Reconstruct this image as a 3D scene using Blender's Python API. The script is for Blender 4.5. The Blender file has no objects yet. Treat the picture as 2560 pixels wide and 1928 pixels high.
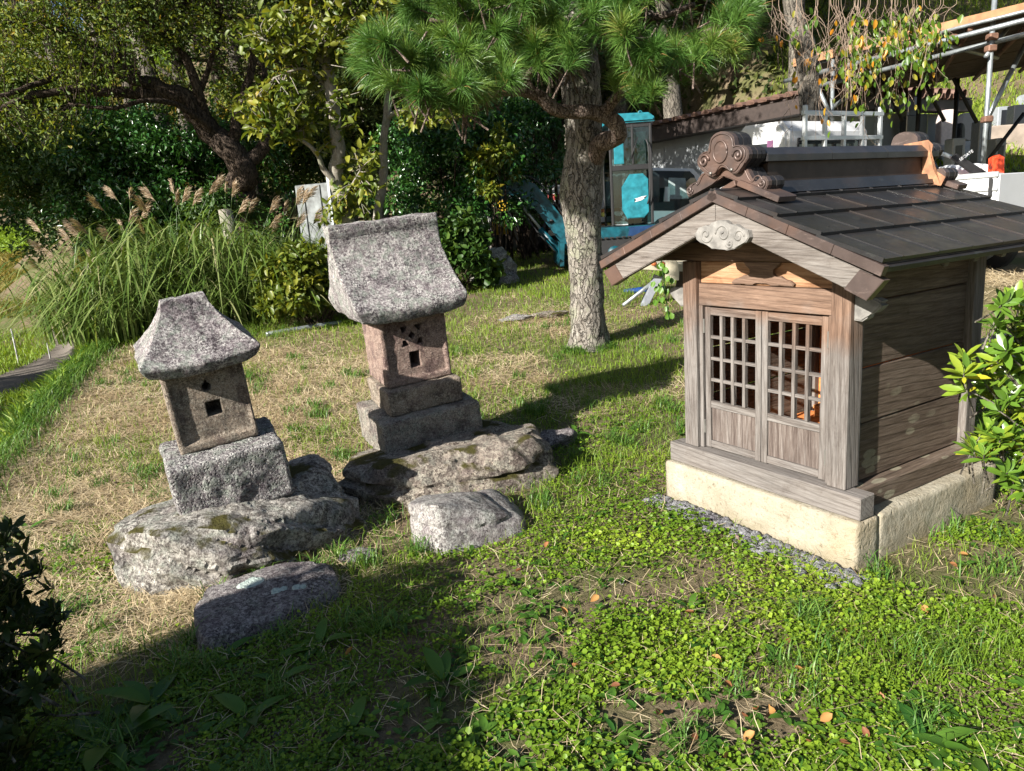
import bpy, bmesh, math, random
import numpy as np
from mathutils import Matrix, Vector
PI = math.pi
scene = bpy.context.scene
COL = scene.collection

# ------------------------------------------------------------------ camera, light, exposure
PITCH, ROLL, CAMH, FPX = 0.2211, 0.0703, 1.5, 1837.1
F_ = np.array([0, math.cos(PITCH), -math.sin(PITCH)])
U0 = np.array([0, math.sin(PITCH), math.cos(PITCH)])
R0 = np.array([1.0, 0, 0])
R_ = math.cos(ROLL)*R0 - math.sin(ROLL)*U0
U_ = math.cos(ROLL)*U0 + math.sin(ROLL)*R0
cd = bpy.data.cameras.new('camera'); cam = bpy.data.objects.new('camera', cd); COL.objects.link(cam)
m = Matrix.Identity(4)
for i in range(3):
    m[i][0] = R_[i]; m[i][1] = U_[i]; m[i][2] = -F_[i]
m[2][3] = CAMH
cam.matrix_world = m
cd.sensor_width = 36; cd.lens = FPX/2560*36; cd.clip_end = 400; cd.clip_start = .05
scene.camera = cam
TR = np.array([0.766, 0.666, -0.50]); TR = TR/np.linalg.norm(TR)      # the way sunlight travels
w = bpy.data.worlds.new('World'); scene.world = w; w.use_nodes = True
nt = w.node_tree; bg = nt.nodes['Background']; sk = nt.nodes.new('ShaderNodeTexSky')
sk.sky_type = 'NISHITA'; sk.sun_disc = False
sk.sun_elevation = math.asin(-TR[2]); sk.sun_rotation = math.atan2(-TR[0], -TR[1]) % (2*PI)
nt.links.new(sk.outputs[0], bg.inputs[0]); bg.inputs[1].default_value = 0.052
sl = bpy.data.lights.new('sun', 'SUN'); so = bpy.data.objects.new('sun', sl); COL.objects.link(so)
sl.energy = 5.0; sl.angle = math.radians(.53); sl.color = (1, .95, .87)
so.rotation_euler = Vector(TR).to_track_quat('-Z', 'Y').to_euler(); so.location = (-8, -8, 12)
scene.view_settings.view_transform = 'Standard'; scene.view_settings.look = 'None'
scene.view_settings.gamma = 1; scene.view_settings.use_curve_mapping = False
scene.view_settings.exposure = 1.48
scene.render.resolution_x = 1024; scene.render.resolution_y = 771

# ------------------------------------------------------------------ helpers
rng = np.random.default_rng(7)
random.seed(5)
KD = 2560/2212
def ray(dx, dy): return F_ + (dx*KD-1280)/FPX*R_ - (dy*KD-964)/FPX*U_
def P(dx, dy, Y):                       # a point of the place seen at (dx, dy), at distance Y
    r = ray(dx, dy); return np.array([0, 0, CAMH]) + r*(Y/r[1])
def ss(x, a, b):
    t = np.clip((np.asarray(x, float)-a)/(b-a), 0, 1); return t*t*(3-2*t)
_T = np.random.default_rng(3).random(65536)
def vnoise(p):
    p = np.asarray(p, float); i = np.floor(p).astype(np.int64); f = p-i; f = f*f*(3-2*f)
    def h(a, b, c): return _T[((i[:, 0]+a)*73856093 ^ (i[:, 1]+b)*19349663 ^ (i[:, 2]+c)*83492791) & 65535]
    x, y, z = f[:, 0], f[:, 1], f[:, 2]
    a = h(0,0,0)*(1-x)+h(1,0,0)*x; b = h(0,1,0)*(1-x)+h(1,1,0)*x
    c = h(0,0,1)*(1-x)+h(1,0,1)*x; d = h(0,1,1)*(1-x)+h(1,1,1)*x
    return ((a*(1-y)+b*y)*(1-z)+(c*(1-y)+d*y)*z)*2-1
def fbm(p, o=4):
    s = 0; a = 1; q = np.asarray(p, float)
    for k in range(o): s = s+a*vnoise(q+k*17.3); q = q*2.03; a *= .5
    return s/1.6
def n2(x, y, f, o=3, s=0): return fbm(np.stack([np.ravel(x)*f+s, np.ravel(y)*f-s, np.zeros(np.size(x))+s], 1), o).reshape(np.shape(x))
def edge_x(y): return np.where(y < 9.5, -3.9-.31*(np.maximum(y, 2.0)-5.38), -5.18-.55*(y-9.5))
def hz(x, y):
    x = np.asarray(x, float); y = np.asarray(y, float)
    lawn = .09*np.clip(y-4.5, 0, 9.5)
    s1 = ss(x, 2.9, 3.6)*ss(y, 5.6, 6.4)
    z = lawn*(1-s1)+np.maximum(lawn, .65)*s1
    z = z+ss(x, 5, 7.5)*np.maximum(0, y-11)*.33
    z = z+np.maximum(0, y-19)*.42*ss(x+.5*y, -3, 1.5)
    low = -1+.11*np.maximum(0, y-20)+np.maximum(0, y-62)*.4
    e = edge_x(y)+.12*n2(x, y, 1.3, 2, 4)
    s = ss(x, e-1.0, e+.05)
    z = low*(1-s)+z*s
    return z+.018*n2(x, y, 1.7, 3)*ss(y, 0, 4)
def tag(o, label=None, cat=None, group=None, kind=None):
    if label: o['label'] = label
    if cat: o['category'] = cat
    if group: o['group'] = group
    if kind: o['kind'] = kind
    return o
def link(o, parent=None):
    COL.objects.link(o)
    if parent is not None: o.parent = parent
    return o
def empty(name, M4=None, loc=None, rz=0, **k):
    o = bpy.data.objects.new(name, None); link(o); o.empty_display_size = .1
    if M4 is not None: o.matrix_world = M4
    elif loc is not None: o.location = loc; o.rotation_euler = (0, 0, rz)
    return tag(o, **k)
def mk(name, V, Fc, mat, parent=None, smooth=False, attr=None, **k):
    V = np.asarray(V, float); me = bpy.data.meshes.new(name)
    if isinstance(Fc, np.ndarray):
        n, q = Fc.shape; me.vertices.add(len(V)); me.vertices.foreach_set('co', V.ravel())
        me.loops.add(n*q); me.loops.foreach_set('vertex_index', Fc.ravel().astype(np.int32))
        me.polygons.add(n); me.polygons.foreach_set('loop_start', np.arange(0, n*q, q, dtype=np.int32))
        me.polygons.foreach_set('loop_total', np.full(n, q, np.int32)); me.update(calc_edges=True)
    else:
        me.from_pydata([tuple(v) for v in V], [], [tuple(f) for f in Fc]); me.update()
    if smooth: me.polygons.foreach_set('use_smooth', np.ones(len(me.polygons), bool))
    if attr is not None:
        a = me.attributes.new('rnd', 'FLOAT', 'POINT'); a.data.foreach_set('value', np.asarray(attr, np.float32))
    for mt in (mat if isinstance(mat, (list, tuple)) else [mat]): me.materials.append(mt)
    return tag(link(bpy.data.objects.new(name, me), parent), **k)
def fromBM(name, bm, mat, parent=None, smooth=False, **k):
    me = bpy.data.meshes.new(name); bmesh.ops.recalc_face_normals(bm, faces=bm.faces[:]); bm.to_mesh(me); bm.free()
    if smooth: me.polygons.foreach_set('use_smooth', np.ones(len(me.polygons), bool))
    me.materials.append(mat)
    return tag(link(bpy.data.objects.new(name, me), parent), **k)
def add_box(bm, lo, hi, M4=None, bev=0):
    lo = Vector(lo); hi = Vector(hi); vs = bmesh.ops.create_cube(bm, size=1)['verts']
    for v in vs:
        v.co = Vector([lo[i]+(v.co[i]+.5)*(hi[i]-lo[i]) for i in range(3)])
    if bev:
        es = list({e for v in vs for e in v.link_edges})
        r = bmesh.ops.bevel(bm, geom=es, offset=bev, segments=1, affect='EDGES'); vs = list({v for f in r['faces'] for v in f.verts})
    if M4 is not None: bmesh.ops.transform(bm, matrix=M4, verts=vs)
def box(name, lo, hi, mat, parent=None, bev=.003, M4=None, **k):
    bm = bmesh.new(); add_box(bm, lo, hi, M4, bev); return fromBM(name, bm, mat, parent, **k)
def prism(name, poly, y0, y1, mat, parent=None, bev=0, axes=(0, 2, 1), **k):
    """poly in (x,z), pushed from y0 to y1"""
    bm = bmesh.new(); fr = []; bk = []
    def co(a, b, c):
        v = [0, 0, 0]; v[axes[0]] = a; v[axes[1]] = b; v[axes[2]] = c; return v
    for a, b in poly: fr.append(bm.verts.new(co(a, b, y0))); bk.append(bm.verts.new(co(a, b, y1)))
    f1 = bm.faces.new(fr); f2 = bm.faces.new(bk[::-1]); n = len(poly)
    for i in range(n): bm.faces.new((fr[i], bk[i], bk[(i+1) % n], fr[(i+1) % n]))
    if bev: bmesh.ops.bevel(bm, geom=list(f1.edges), offset=bev, segments=2, affect='EDGES')
    bmesh.ops.triangulate(bm, faces=[f for f in bm.faces if len(f.verts) > 4])
    return fromBM(name, bm, mat, parent, **k)
def tube_arr(pts, rad, seg=8, rough=0, cap=True):
    pts = np.asarray(pts, float); n = len(pts); rad = np.broadcast_to(np.asarray(rad, float), (n,))
    T = np.gradient(pts, axis=0); T /= np.linalg.norm(T, axis=1)[:, None]+1e-9
    a = np.array([0, 0, 1.]) if abs(T[0, 2]) < .9 else np.array([1., 0, 0])
    N = np.cross(T[0], a); N /= np.linalg.norm(N); V = []
    th = np.linspace(0, 2*PI, seg, endpoint=False)
    for i in range(n):
        N = N-T[i]*(N@T[i]); N /= np.linalg.norm(N); B = np.cross(T[i], N)
        ring = pts[i]+(np.cos(th)[:, None]*N+np.sin(th)[:, None]*B)*rad[i]
        if rough: ring = ring+(ring-pts[i])*(rough*fbm(ring*np.array([9, 9, 3.]), 3)[:, None])
        V.append(ring)
    V = np.concatenate(V); i = np.arange(n-1)[:, None]*seg; j = np.arange(seg)[None]
    Fq = np.stack([i+j, i+(j+1) % seg, i+seg+(j+1) % seg, i+seg+j], -1).reshape(-1, 4)
    return V, Fq
def join(parts):
    Vs, Fs, o = [], [], 0
    for V, Fq in parts: Vs.append(V); Fs.append(Fq+o); o += len(V)
    return np.concatenate(Vs), np.concatenate(Fs)
def tube(name, pts, rad, mat, parent=None, seg=10, rough=0, **k):
    pts = np.asarray(pts, float)
    V, Fq = tube_arr(pts, rad, seg, rough)
    n = len(V); V = np.concatenate([V, pts[:1], pts[-1:]])
    caps = [[n, (j+1) % seg, j, j] for j in range(seg)]+[[n+1, n-seg+j, n-seg+(j+1) % seg, n-seg+(j+1) % seg] for j in range(seg)]
    fs = [tuple(f) for f in Fq]+[tuple(c[:3]) for c in caps]
    return mk(name, V, fs, mat, parent, smooth=True, **k)
def smoothline(pts, n):
    pts = np.asarray(pts, float); m_ = len(pts); t = np.linspace(0, m_-1, n); out = []
    for s in t:
        i = min(int(s), m_-2); f = s-i; p0 = pts[max(i-1, 0)]; p1 = pts[i]; p2 = pts[i+1]; p3 = pts[min(i+2, m_-1)]
        out.append(.5*((2*p1)+(-p0+p2)*f+(2*p0-5*p1+4*p2-p3)*f*f+(-p0+3*p1-3*p2+p3)*f**3))
    return np.array(out)
def unit(v): return v/(np.linalg.norm(v, axis=-1, keepdims=True)+1e-9)
def leaves(pos, ax, nrm, L, W, kind=2, curl=.15, fold=.25):
    """leaf blades as triangles: kind 2 = folded rhomb, 8 = round-shouldered blade with a midrib"""
    pos = np.asarray(pos, float); N = len(pos); ax = unit(ax); s = unit(np.cross(ax, nrm)); up = np.cross(s, ax)
    L = np.broadcast_to(L, (N,))[:, None]; W = np.broadcast_to(W, (N,))[:, None]
    if kind == 2:
        V = np.stack([pos, pos+ax*L*.45-s*W*.5+up*W*fold, pos+ax*L-up*L*curl, pos+ax*L*.45+s*W*.5+up*W*fold], 1)
        T = np.array([[0, 1, 2], [0, 2, 3]])
    elif kind == 3:       # round little leaf
        V = np.stack([pos, pos+ax*L*.35-s*W*.5+up*W*fold, pos+ax*L*.8-s*W*.4+up*W*fold, pos+ax*L-up*L*curl*.5, pos+ax*L*.8+s*W*.4+up*W*fold, pos+ax*L*.35+s*W*.5+up*W*fold], 1)
        T = np.array([[0, 1, 2], [0, 2, 3], [0, 3, 4], [0, 4, 5]])
    else:
        ts = [0, .22, .5, .78, 1.]; ws = [0, .38, .5, .36, 0]; rows = []
        for t, w_ in zip(ts, ws):
            c = pos+ax*L*t-up*L*curl*t*t
            if w_ == 0: rows.append(c)
            else: rows += [c-s*W*w_+up*W*fold*w_*2, c, c+s*W*w_+up*W*fold*w_*2]
        V = np.stack(rows, 1)      # 0 | 1 2 3 | 4 5 6 | 7 8 9 | 10
        T = np.array([[0,1,2],[0,2,3],[1,4,5],[1,5,2],[2,5,6],[2,6,3],[4,7,8],[4,8,5],[5,8,9],[5,9,6],[7,10,8],[8,10,9]])
    k = V.shape[1]; Fc = (T[None]+np.arange(N)[:, None, None]*k).reshape(-1, 3)
    return V.reshape(-1, 3), Fc, k
def leafobj(name, mat, parent, pos, ax, nrm, L, W, shape=2, rnd=None, curl=.15, fold=.25, **kw):
    V, Fc, k = leaves(pos, ax, nrm, L, W, shape, curl, fold)
    if rnd is None: rnd = rng.random(len(pos))
    return mk(name, V, Fc, mat, parent, smooth=False, attr=np.repeat(rnd, k), **kw)
def rv(n): return unit(rng.normal(size=(n, 3)))
def blades(pos, h, w_, lean, seg=2, az=None, droop=1.0, endz=None):
    """grass blades: pos (N,3), height, width, lean (horizontal reach)"""
    N = len(pos); az = rng.random(N)*2*PI if az is None else az
    d = np.stack([np.cos(az), np.sin(az), np.zeros(N)], 1); fa = rng.random(N)*2*PI
    s = np.stack([np.cos(fa), np.sin(fa), np.zeros(N)], 1)
    if seg > 2: s = unit(np.cross(d, [0, 0, 1.]))+.25*s
    rows = []
    for i in range(seg+1):
        t = i/seg; c = pos+d*(lean*t**1.7)[:, None]; c[:, 2] += h*(t*(1+droop)-(droop if endz is None else 1+droop-endz)*t*t)
        if i == seg: rows.append(c)
        else: ww = w_*(1-.55*t**1.5)*.5; rows += [c-s*np.asarray(ww)[..., None], c+s*np.asarray(ww)[..., None]]
    V = np.stack(rows, 1); T = []
    for i in range(seg-1): a = 2*i; T += [[a, a+1, a+3], [a, a+3, a+2]]
    T.append([2*seg-2, 2*seg-1, 2*seg]); T = np.array(T); k = V.shape[1]
    return V.reshape(-1, 3), (T[None]+np.arange(N)[:, None, None]*k).reshape(-1, 3), k

# ------------------------------------------------------------------ materials
class NT:
    def __init__(s, name):
        s.m = bpy.data.materials.new(name); s.m.use_nodes = True; s.t = s.m.node_tree; s.b = s.t.nodes['Principled BSDF']; s.out = s.t.nodes['Material Output']
        s.tc = s.t.nodes.new('ShaderNodeTexCoord')
    def n(s, ty, **k):
        x = s.t.nodes.new(ty)
        for a, b in k.items(): setattr(x, a, b)
        return x
    def l(s, a, b): s.t.links.new(a, b)
    def co(s, scale=(1, 1, 1), rot=(0, 0, 0), src='Object'):
        mp = s.n('ShaderNodeMapping'); mp.inputs['Scale'].default_value = scale; mp.inputs['Rotation'].default_value = rot; s.l(s.tc.outputs[src], mp.inputs[0]); return mp.outputs[0]
    def noise(s, sc, det=4, vec=None, rough=.55, dist=0):
        x = s.n('ShaderNodeTexNoise'); x.inputs['Scale'].default_value = sc; x.inputs['Detail'].default_value = det; x.inputs['Roughness'].default_value = rough; x.inputs['Distortion'].default_value = dist
        s.l(vec if vec is not None else s.tc.outputs['Object'], x.inputs['Vector']); return x.outputs['Fac']
    def vor(s, sc, vec=None, feat='F1'):
        x = s.n('ShaderNodeTexVoronoi', feature=feat); x.inputs['Scale'].default_value = sc
        s.l(vec if vec is not None else s.tc.outputs['Object'], x.inputs['Vector']); return x.outputs['Distance']
    def ramp(s, fac, stops, const=False):
        x = s.n('ShaderNodeValToRGB'); cr = x.color_ramp
        if const: cr.interpolation = 'CONSTANT'
        while len(cr.elements) < len(stops): cr.elements.new(.5)
        for e, (p, c) in zip(cr.elements, stops):
            e.position = p; e.color = (c, c, c, 1) if isinstance(c, (int, float)) else (*c, 1)
        s.l(fac, x.inputs[0]); return x.outputs[0]
    def mix(s, f, a, b, ty='MIX'):
        x = s.n('ShaderNodeMix', data_type='RGBA', blend_type=ty)
        if isinstance(f, (int, float)): x.inputs[0].default_value = f
        else: s.l(f, x.inputs[0])
        for v, i in ((a, 6), (b, 7)):
            if isinstance(v, tuple): x.inputs[i].default_value = (*v, 1)
            else: s.l(v, x.inputs[i])
        return x.outputs[2]
    def math(s, op, a, b=0, clamp=False):
        x = s.n('ShaderNodeMath', operation=op, use_clamp=clamp)
        for v, i in ((a, 0), (b, 1)):
            if isinstance(v, (int, float)): x.inputs[i].default_value = v
            else: s.l(v, x.inputs[i])
        return x.outputs[0]
    def sep(s, src='Object', i=2):
        x = s.n('ShaderNodeSeparateXYZ'); s.l(s.tc.outputs[src], x.inputs[0]); return x.outputs[i]
    def bump(s, h, st=.5, dist=.01, prev=None):
        x = s.n('ShaderNodeBump'); x.inputs['Strength'].default_value = st; x.inputs['Distance'].default_value = dist; s.l(h, x.inputs['Height'])
        if prev is not None: s.l(prev, x.inputs['Normal'])
        return x.outputs[0]
    def done(s, col, rough=.8, nrm=None, metal=0, spec=None):
        if isinstance(col, tuple): s.b.inputs['Base Color'].default_value = (*col, 1)
        else: s.l(col, s.b.inputs['Base Color'])
        if isinstance(rough, (int, float)): s.b.inputs['Roughness'].default_value = rough
        else: s.l(rough, s.b.inputs['Roughness'])
        s.b.inputs['Metallic'].default_value = metal
        if spec is not None: s.b.inputs['Specular IOR Level'].default_value = spec
        if nrm is not None: s.l(nrm, s.b.inputs['Normal'])
        return s.m
def leafmat(name, stops, trans=.35, rough=.45, spec=.4, spot=True):
    n = NT(name); a = n.n('ShaderNodeAttribute'); a.attribute_name = 'rnd'
    c = n.ramp(a.outputs['Fac'], stops)
    if spot: c = n.mix(n.math('MULTIPLY', n.noise(7, 3), .5), c, n.mix(1, c, (.72, .78, .55), 'MULTIPLY'))
    n.done(c, rough, spec=spec)
    tr = n.n('ShaderNodeBsdfTranslucent'); n.l(n.mix(1, c, (1., .95, .45), 'MULTIPLY'), tr.inputs[0])
    mx = n.n('ShaderNodeMixShader'); mx.inputs[0].default_value = trans
    n.l(n.b.outputs[0], mx.inputs[1]); n.l(tr.outputs[0], mx.inputs[2]); n.l(mx.outputs[0], n.out.inputs[0])
    return n.m
def plain(name, col, rough=.5, metal=0, var=.25, sc=12, bump=.0):
    n = NT(name); c = n.mix(n.ramp(n.noise(sc, 5), [(.35, 0), (.7, 1)]), tuple(v*(1-var) for v in col), tuple(min(1, v*(1+var*.4)) for v in col))
    return n.done(c, n.math('ADD', n.math('MULTIPLY', n.noise(sc*2, 3), .25), rough-.12), n.bump(n.noise(sc*6, 3), bump, .005) if bump else None, metal)
def woodmat(name, axis, cols, warm=None, lich=False, bs=.6, ringsc=1.):
    n = NT(name); st = [1, 1, 1]; st[axis] = .06
    v = n.co(tuple(st)); f = n.noise(150*ringsc, 5, v, .75); g = n.noise(18*ringsc, 4, v, .6, 1.2)
    st2 = [1, 1, 1]; st2[axis] = .07; wv = n.n('ShaderNodeTexWave', wave_type='BANDS', bands_direction='DIAGONAL')
    wv.inputs['Scale'].default_value = 22*ringsc; wv.inputs['Distortion'].default_value = 5; wv.inputs['Detail'].default_value = 3; wv.inputs['Detail Scale'].default_value = .9
    n.l(n.co(tuple(st2)), wv.inputs[0])
    c = n.ramp(n.math('ADD', n.math('MULTIPLY', f, .55), n.math('MULTIPLY', g, .45)), [(.33, cols[0]), (.47, cols[1]), (.66, cols[2])])
    c = n.mix(n.ramp(wv.outputs['Fac'], [(.0, .26), (.22, 0), (1, 0)]), c, tuple(q*.55 for q in cols[0]))
    if warm is not None:
        zz = n.sep(i=2); mk_ = n.math('ADD', n.math('MULTIPLY', n.noise(3.5, 4), .5), n.math('MULTIPLY', zz, .9))
        c = n.mix(n.ramp(mk_, [(warm[1], 0), (warm[2], .8)]), c, n.mix(1, c, warm[0], 'MULTIPLY'))
    if lich:
        zz = n.sep(i=2); sp = n.co((.8, .33, .8)); d = n.vor(17, n.co((.9, .42, .9))); d2 = n.math('ADD', d, n.math('MULTIPLY', n.noise(22, 3), .22))
        lm = n.math('ADD', n.math('MULTIPLY', zz, .55), n.math('MULTIPLY', n.noise(3.6, 3), .55))
        msk = n.math('MULTIPLY', n.ramp(d2, [(.40, 1), (.45, 0)]), n.ramp(lm, [(.34, 1), (.46, 0)]))
        c = n.mix(n.math('MULTIPLY', msk, .55), c, n.mix(n.noise(80, 3), (.16, .15, .10), (.34, .33, .25)))
    big = n.ramp(n.noise(3.2, 4), [(.35, 0), (.7, 1)]); c = n.mix(n.math('MULTIPLY', big, .45), c, n.mix(1, c, (1.5, 1.45, 1.4), 'MULTIPLY')); c = n.mix(n.ramp(n.noise(9, 5, rough=.7), [(.60, 0), (.72, .5)]), c, n.mix(1, c, (.5, .44, .4), 'MULTIPLY'))
    nb = n.bump(f, bs, .004); nb = n.bump(n.ramp(wv.outputs['Fac'], [(0, 0), (.22, 1)]), bs*.6, .003, nb)
    return n.done(c, .82, nb, spec=.25)
def stonemat(name, base, dark, pale, green=0, lich=.5, moss=0, sc=1., bs=1., pitted=False):
    base = tuple(v*1.02 for v in base); dark = tuple(v*.58 for v in dark); pale = tuple(min(.62, v*1.08) for v in pale)
    n = NT(name); a = n.noise(9*sc, 6, rough=.65); b = n.noise(110*sc, 4, rough=.8); c3 = n.noise(62*sc, 5, rough=.85); c4 = n.noise(20*sc, 5, rough=.75)
    c = n.mix(n.ramp(a, [(.38, 0), (.62, 1)]), dark, base)
    c = n.mix(n.math('MULTIPLY', n.ramp(c3, [(.52-.1*lich, 0), (.57-.09*lich, 1)]), n.ramp(c4, [(.36, .25), (.55, 1)])), c, pale)
    if green: c = n.mix(n.math('MULTIPLY', n.ramp(n.noise(15*sc, 5, rough=.7), [(.5, 0), (.6, 1)]), green), c, (.30, .35, .29))
    c = n.mix(n.ramp(n.noise(5.5*sc, 6, rough=.75), [(.50, 0), (.60, .7)]), c, n.mix(1, c, (.42, .37, .42), 'MULTIPLY'))
    c = n.mix(n.ramp(b, [(.40, .85), (.48, 0)]), c, n.mix(1, c, (.25, .23, .25), 'MULTIPLY'))
    if moss:
        g = n.n('ShaderNodeNewGeometry'); x = n.n('ShaderNodeSeparateXYZ'); n.l(g.outputs['Normal'], x.inputs[0])
        mm = n.math('MULTIPLY', n.ramp(x.outputs[2], [(.6, 0), (.85, 1)]), n.ramp(n.noise(4, 5), [(.57-.1*moss, 0), (.63-.1*moss, 1)]))
        c = n.mix(mm, c, n.mix(n.noise(50, 4), (.03, .024, .012), (.09, .085, .02)))
    nb = n.bump(n.noise(150*sc, 3, rough=.7), .4*bs, .006); nb = n.bump(c3, .7*bs, .018, nb); nb = n.bump(c4, .6*bs, .03, nb)
    if pitted: nb = n.bump(n.ramp(n.vor(70*sc), [(.1, 0), (.45, 1)]), .7*bs, .008, nb)
    return n.done(c, .93, nb, spec=.15)
def metalmat(name, col, rough=.45, pat=(.3, .42, .38), amt=.3, warmc=None, metal=.55):
    n = NT(name); c = n.mix(n.ramp(n.noise(6, 6, rough=.65), [(.35, 0), (.7, 1)]), tuple(v*.75 for v in col), tuple(v*1.25 for v in col))
    c = n.mix(n.math('MULTIPLY', n.ramp(n.noise(30, 6, n.co((.5, .5, 1.5)), .75), [(.56, 0), (.72, 1)]), amt), c, pat)
    if warmc: c = n.mix(n.math('MULTIPLY', n.ramp(n.noise(2.6, 4), [(.52, 0), (.62, 1)]), .6), c, warmc)
    return n.done(c, n.math('ADD', n.math('MULTIPLY', n.noise(18, 5), .3), rough-.15), n.bump(n.noise(9, 3), .12, .01), metal)
GREY = [(.048, .038, .032), (.112, .099, .09), (.20, .187, .176)]
WARM = ((1.0, .64, .44), .84, 1.2)
wood_x = woodmat('weathered_wood_cross', 0, GREY, WARM)
wood_z = woodmat('weathered_wood_upright', 2, GREY, WARM)
wood_rake = woodmat('weathered_rake_board', 0, [(.05, .04, .034), (.118, .104, .093), (.20, .185, .17)], None)
wood_y = woodmat('weathered_wood_deep', 1, GREY, None)
wood_sill = woodmat('weathered_wood_sill', 0, [(.07, .059, .052), (.125, .113, .104), (.195, .182, .172)], None)
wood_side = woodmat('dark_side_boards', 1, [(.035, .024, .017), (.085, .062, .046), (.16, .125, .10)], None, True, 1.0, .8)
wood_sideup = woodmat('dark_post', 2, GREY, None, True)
wood_panel = woodmat('door_panel_wood', 2, [(.035, .024, .02), (.095, .075, .065), (.20, .18, .165)], None)
wood_in = woodmat('orange_inner_wood', 0, [(.30, .09, .025), (.48, .17, .05), (.6, .26, .09)])
carve = plain('weathered_carved_wood', (.20, .19, .175), .85, 0, .45, 22, .3)
copper_brown = metalmat('brown_copper', (.082, .060, .053), .42, (.33, .25, .22), .35, (.15, .085, .06), .35)
copper_dark = metalmat('dark_copper_sheet', (.034, .033, .034), .34, (.11, .115, .105), .35, (.06, .045, .038), .4)
copper_side = metalmat('dark_copper_edge', (.035, .032, .032), .5, (.13, .15, .14), .4)
copper_raw = plain('rusty_orange_copper', (.36, .17, .085), .7, 0, .5, 20)
iron = plain('hinge_metal', (.25, .24, .22), .45, .7)
tuff = NT('pale_tuff_stone')
_a = tuff.noise(6, 5); _c = tuff.mix(tuff.ramp(_a, [(.35, 0), (.7, 1)]), (.25, .222, .165), (.345, .318, .255))
_c = tuff.mix(tuff.ramp(tuff.noise(3.3, 3), [(.5, 0), (.72, .5)]), _c, (.30, .23, .135))
_zz = tuff.sep(i=2); _c = tuff.mix(tuff.ramp(tuff.math('ADD', _zz, tuff.math('MULTIPLY', tuff.noise(9, 4), .12)), [(.06, .65), (.14, 0)]), _c, (.2, .17, .11))
_c = tuff.mix(tuff.ramp(tuff.vor(26, tuff.co((1, 1, .6))), [(.05, .5), (.13, 0)]), _c, (.22, .17, .10))
_f = tuff.noise(34, 5, rough=.7); _c = tuff.mix(tuff.ramp(_f, [(.36, .55), (.46, 0)]), _c, tuff.mix(1, _c, (.55, .5, .42), 'MULTIPLY'))
tuff = tuff.done(_c, .92, tuff.bump(tuff.ramp(tuff.vor(26, tuff.co((1, 1, .6))), [(.04, 0), (.2, 1)]), .5, .01, tuff.bump(tuff.noise(90, 4), .5, .004, tuff.bump(_f, .9, .012))), spec=.2)

# ------------------------------------------------------------------ ground
g = NT('lawn_earth'); pos = g.tc.outputs['Object']
_n = g.noise(.9, 5); _m = g.noise(38, 6, rough=.7)
_c = g.mix(g.ramp(_m, [(.3, 0), (.7, 1)]), (.07, .05, .033), (.22, .17, .11))
_c = g.mix(g.ramp(_n, [(.42, 0), (.58, .7)]), _c, (.065, .085, .022))
_at = g.n('ShaderNodeAttribute'); _at.attribute_name = 'straw'; _c = g.mix(g.math('MULTIPLY', _at.outputs['Fac'], .8), _c, g.mix(g.ramp(_m, [(.35, 0), (.65, 1)]), (.12, .085, .05), (.33, .26, .16)))
earth = g.done(_c, .95, g.bump(_m, .8, .02), spec=.1)
def patch(name, xs, ys, mat, dz=0, **k):
    X, Y = np.meshgrid(xs, ys); Z = hz(X, Y)+dz; V = np.stack([X, Y, Z], -1).reshape(-1, 3)
    a, b = len(xs), len(ys); i = np.arange(b-1)[:, None]*a; j = np.arange(a-1)[None]
    return mk(name, V, np.stack([i+j, i+j+1, i+a+j+1, i+a+j], -1).reshape(-1, 4), mat, smooth=True, **k)
def stretch(a, b, c, d, n1, n2_, n3): return np.concatenate([np.linspace(a, b, n1, endpoint=False), np.linspace(b, c, n2_, endpoint=False), np.linspace(c, d, n3)])
patch('ground', stretch(-130, -14, 9, 110, 30, 170, 30), stretch(-30, 0, 22, 170, 10, 165, 60), earth, kind='structure')

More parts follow.
